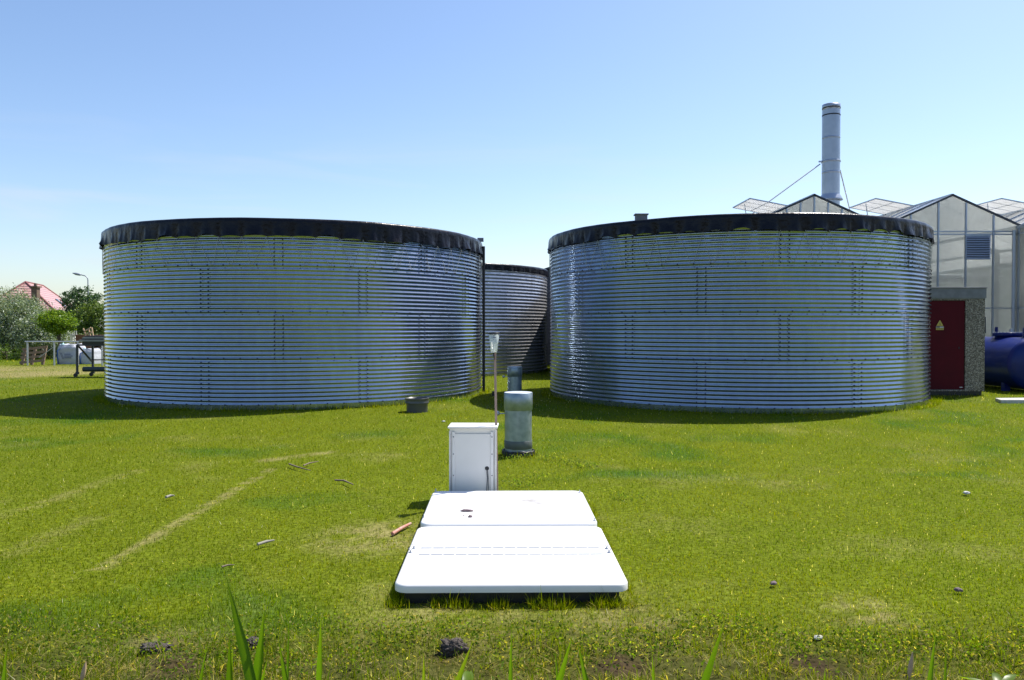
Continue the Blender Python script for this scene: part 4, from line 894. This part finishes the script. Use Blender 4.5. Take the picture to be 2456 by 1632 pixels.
tree('leafy_tree', 'darker bluish green tree rising above the mid green one beside the lamp post', 'tree', p_, 4.4, [(at(180, 730, Yd).x-p_.x, 0, at(180, 722, Yd).z, .95, 1, 1.0), (at(203, 725, Yd).x-p_.x, 0, at(203, 718, Yd).z, .9, 1, .95), (at(225, 730, Yd).x-p_.x, 0, at(225, 730, Yd).z, .75, 1, 1.0), (0, 0, 2.2, 1.6, 1.2, 1.3)], 9000, 320, .16, [(.05, .10, .04), (.07, .13, .05), (.09, .16, .06)], 22, .13, 'trees at the left edge of the left silo', .6, .65)
Yd = 37; p_ = W(75, 860, Yd)
tree('dark_shrub', 'dark low shrub behind the leaning pallet', 'shrub', p_, .8, [(-.2, 0, .35, 1.1, .6, .42), (.8, .2, .3, .8, .5, .4), (-.7, -.3, .2, .5, .4, .35)], 5000, 150, .09, [(.03, .055, .015), (.045, .07, .02), (.06, .09, .02)], 31, .05, None, .5, .5)
Yd = 36; p_ = W(15, 868, Yd)
tree('low_shrub', 'bright green mound of low growth below the willow at the left edge', 'shrub', p_, .5, [(-.3, 0, .2, .9, .9, .38), (-1.2, .2, .3, .9, .9, .45)], 4000, 120, .08, [(.10, .17, .02), (.13, .20, .03)], 33, .04, None, .4, .5)
Yd = 55; p_ = W(175, 845, Yd)
tree('hedge', 'low garden hedge in front of the house and far brick wall', 'hedge', p_, .8, [(k*1.1, 0, .55+.1*math.sin(k*2), .9, .6, .6) for k in range(-4, 4)], 9000, 300, .10, [(.08, .14, .02), (.12, .18, .03), (.05, .09, .02)], 35, .05, None, .5, .5)
# garden wall
a, b = at(184, 812, 44), at(300, 812, 44); t = thing('garden_wall', 'low red brick garden wall behind the trolley', 'wall', (0, 0, 0))
MB().box(((a.x+b.x)/2, 44, (at(200, 806, 44).z)/2), (b.x-a.x, .22, at(200, 806, 44).z)).build('brickwork', M['brickred'], t); MB().box(((a.x+b.x)/2, 44, at(200, 806, 44).z+.03), (b.x-a.x+.05, .3, .06)).build('coping', M['brickred'], t)
t = thing('picket_fence', 'white picket fence seen under the round crowned tree', 'fence', (0, 48, 0)); pk = MB()
for k in range(9):
    q = at(146+k*4.6, 812, 48); pk.box((q.x, 0, .65), (.06, .03, 1.25))
for zz in (.45, 1.0): pk.box(((at(146, 812, 48).x+at(183, 812, 48).x)/2, .025, zz), (1.1, .02, .08))
pk.build('pickets', M['plaster'], t)
# street lamp
Yd = 66.; p_ = at(212, 800, Yd); zt = at(211, 672, Yd).z; l_t = at(176, 657, Yd)
sl_ = thing('street_lamp', 'tall grey street lamp with curved arm beyond the lawn', 'street lamp', (p_.x, Yd, 0))
MB().tube([(0, 0, 0), (0, 0, 1.2)], .11, 12).tube([(0, 0, 1.2), (0, 0, 4.6)], [.075, .06], 12).build('pole', M['lampgrey'], sl_)
pts = [(0, 0, 4.6), (0, 0, zt)]+[(-.45*(1-math.cos(a)), 0, zt+.40*math.sin(a)) for a in (PI/8, PI/4, 3*PI/8, PI/2)]+[(at(193, 659, Yd).x-p_.x, 0, at(193, 659, Yd).z)]
MB().tube(pts, .045, 8).build('arm', M['lampgrey'], sl_)
x1_, z1_ = at(194, 660, Yd).x-p_.x, at(194, 660, Yd).z; x2_, z2_ = at(174, 655.5, Yd).x-p_.x, at(174, 655.5, Yd).z
MB().tube([(x1_, 0, z1_), (x1_*.85+x2_*.15, 0, z1_*.85+z2_*.15+.01), (x1_*.4+x2_*.6, 0, z1_*.4+z2_*.6), (x2_, 0, z2_)], [.05, .10, .11, .03], 12).build('lamp_head', M['lampgrey'], sl_)
# rail fence
Yf = gnd(66, 877).y; fz = at(66, 820, Yf).z
rfn = thing('rail_fence', 'galvanised tube rail fence with thin wires at the far edge of the lawn', 'fence', (0, Yf, 0))
for px in (66, 130, 187, 245): q = at(px, 850, Yf); MB().tube([(q.x, 0, -.05), (q.x, 0, fz)], .032, 10).build('post', M['galv'], rfn)
MB().tube([(at(60, 820, Yf).x, 0, fz), (at(300, 820, Yf).x, 0, fz)], .028, 10).build('top_rail', M['galv'], rfn)
q0, q1 = at(128, 833, Yf), at(94, 858, Yf); MB().tube([(q0.x, 0, q0.z), (q1.x, 0, q1.z)], .012, 6).build('brace_wire', M['galv'], rfn)
# leaning pallet
Yp = Yf+.35; pal = thing('pallet', 'weathered wooden pallet leaning on edge behind the rail fence', 'pallet', (0, Yp, 0))
tl_ = .10
for x_, yt, yb in ((59, 840, 876), (82, 838, 875), (108, 831, 876)):
    a, b = at(x_-.5, yb, Yp), at(x_+.5, yt, Yp); MB().bar((a.x, -.15, max(a.z, .02)), (b.x, .05, b.z), .10, .07, up=(0, 1, 0)).build('block_bar', M['wood'], pal)
for ya, yb in ((839, 832), (849, 843), (858, 854), (870, 864)):
    a, b = at(54, ya, Yp), at(114, yb, Yp); fr_ = (876-ya)/40; MB().bar((a.x, -.22+.22*fr_, a.z), (b.x, -.22+.22*fr_, b.z), .10, .022, up=(0, 1, 0)).build('slat', M['wood'], pal)
# bulk bags
def bag(px0, px1, pyt, pyb, Yb, lab, seed, lines):
    a, b = at(px0, pyb, Yb), at(px1, pyb, Yb); wd = b.x-a.x; h = at(px0, pyt, Yb).z; t = thing('bulk_bag', lab, 'bulk bag', ((a.x+b.x)/2, Yb, 0), 0, 'white bulk bags by the fence')
    from mathutils import noise as nz
    n, mz = 40, 14; vs = []
    for j in range(mz+1):
        q = j/mz
        for i in range(n):
            th = 2*PI*i/n; cx_, sy_ = math.cos(th), math.sin(th); e = 9
            rr = 1/((abs(cx_)**e+abs(sy_)**e)**(1/e)); bul = (.93+.08*math.sin(PI*min(1, q*1.25+.1))) if q < .8 else .97-(q-.8)*1.1
            x, y = cx_*rr*wd/2*bul, sy_*rr*.42*bul; z = q*h*1.0
            nn = nz.noise(Vector((x*4, y*4, z*4+seed))); x += nn*.03*wd*(.3+q); y += nn*.04; z += (nz.noise(Vector((x*6, y*6, seed*3))) * .20*h*(q-.7)/.3 if q > .7 else 0)
            vs.append((x, y, max(z, 0)))
    mb = MB().add(vs, [(j*n+i, j*n+(i+1) % n, (j+1)*n+(i+1) % n, (j+1)*n+i) for j in range(mz) for i in range(n)], 0, True)
    mb.add(vs[-n:], [tuple(range(n))], 0); mb.build('sack', M['bag'], t)
    s_ = MB(); xx = -wd*.36
    s_.tube([(xx, -.43, .02), (xx-.01, -.47, h*.4), (xx-.01, -.46, h*.70), (xx+.06, -.36, h*.82), (xx+.14, -.22, h*.99)], .022, 6).build('strap', M['strap'], t)
    MB().tube([(-wd*.40, -.2, h*.84), (-wd*.36, -.2, h*1.03), (-wd*.28, -.2, h*1.08), (-wd*.22, -.2, h*.88)], .03, 6).build('lifting_loop', mat('turquoise loop', (.35, .62, .62), .7), t)
    if lines:
        pr = MB(); y_ = -.485
        for k in (0, .045): pr.bar((-wd*.24+k, y_, h*.60), (-wd*.12+k, y_, h*.28), .014, .004, up=(0, 1, 0))
        for zz, w3 in ((.52, .26), (.43, .34), (.34, .26)):
            xx = .0
            while xx < w3: pr.box((-.02+xx*wd, y_, h*zz), (.022, .004, .040)); xx += .042
        pr.build('print', M['ink'], t)
Yb = gnd(170, 874).y+.3
bag(147, 199, 827, 875, Yb, 'full white bulk bag with blue strap and grey print', 1, True)
bag(203, 236, 838, 874, Yb+.1, 'slumped white bulk bag half hidden by the trolley', 4, False)
# stack of dark pallets
Ys = Yb+1.6; p_ = at(246, 850, Ys); st = thing('pallet_stack', 'dark stacked pallets behind the bags', 'pallets', (p_.x+.3, Ys, 0))
for k in range(7):
    sb_ = MB().box((0, 0, .03+k*.15), (1.2, .8, .022)).box((0, 0, .13+k*.15), (1.2, .8, .022))
    for q in (-.55, 0, .55): sb_.box((q, 0, .08+k*.15), (.1, .78, .076))
    sb_.build('pallet_layer', M['wood'], st)
# trolley
Yt = gnd(190, 905).y; X0 = at(185, 860, Yt).x
tr_ = thing('trolley', 'dark wheeled trolley frame with a roller, partly behind the left silo', 'trolley', (X0, Yt, 0)); X1 = 2.4
zt_ = at(190, 828, Yt).z; zr = at(190, 886.5, Yt).z
for dx_ in (0, X1):
    for dy_ in (0, .45):
        MB().box((dx_+(.23 if dy_ else 0), dy_, (zt_+.14)/2+.0), (.05, .05, zt_-.14)).build('post', M['darkframe'], tr_)
        w_ = MB().tube([(dx_-.05+(.23 if dy_ else 0), dy_-.02, .06), (dx_-.05+(.23 if dy_ else 0), dy_+.02, .06)], .06, 14); wo = w_.build('wheel', M['black'], tr_)
        MB().box((dx_-.0+(.23 if dy_ else 0), dy_, .12), (.09, .06, .07)).build('caster_fork', M['darkframe'], wo)
MB().bar((.05, 0, zt_-.04), (.23, .40, .45), .04).build('brace', M['darkframe'], tr_)
MB().bar((.25, .45, .50), (X1, .45, .50), .035).bar((0, 0, zt_), (X1, 0, zt_), .05).bar((.2, .45, zt_), (X1+.2, .45, zt_), .05).build('cross_rail', M['darkframe'], tr_)
MB().tube([(.10, .1, zr), (.16, .1, zr)], .02, 8).tube([(.13, .1, zr), (X1, .1, zr)], .075, 18).build('roller', M['roller'], tr_)
tro = thing('trough_stack', 'stack of ribbed dark troughs lying on the trolley', 'troughs', (X0+.08, Yt, zt_+.025))
hh = at(190, 806, Yt).z-zt_-.025; lay = [(.00, .30, .10, 'black'), (.30, .52, .02, 'ribgrey'), (.52, .64, .07, 'black'), (.64, .86, .10, 'ribgrey'), (.86, 1.0, .16, 'black')]
for a, b, ins, mm in lay: MB().box((X1/2+ins, .22, (a+b)/2*hh), (X1, .62-ins, (b-a)*hh-.003)).build('trough', M[mm], tro, .006)
cr = thing('wooden_frame', 'pale sawn wooden frame tilted on top of the trough stack', 'frame', (0, 0, 0)); Yc = Yt+.25
zb0 = zt_+.025+hh
def cw(px, py): q = at(px, py, Yc); return Vector((q.x, Yc, max(q.z, zb0+.005)))
for (a, b) in (((199.5, 788), (205, 806)), ((213, 790), (216, 806)), ((220, 786), (223, 806)), ((201, 796), (218, 786)), ((203, 802), (219, 797))):
    MB().bar(cw(*a), cw(*b), .032, .03, up=(0, 1, 0)).build('batten', M['palewood'], cr)
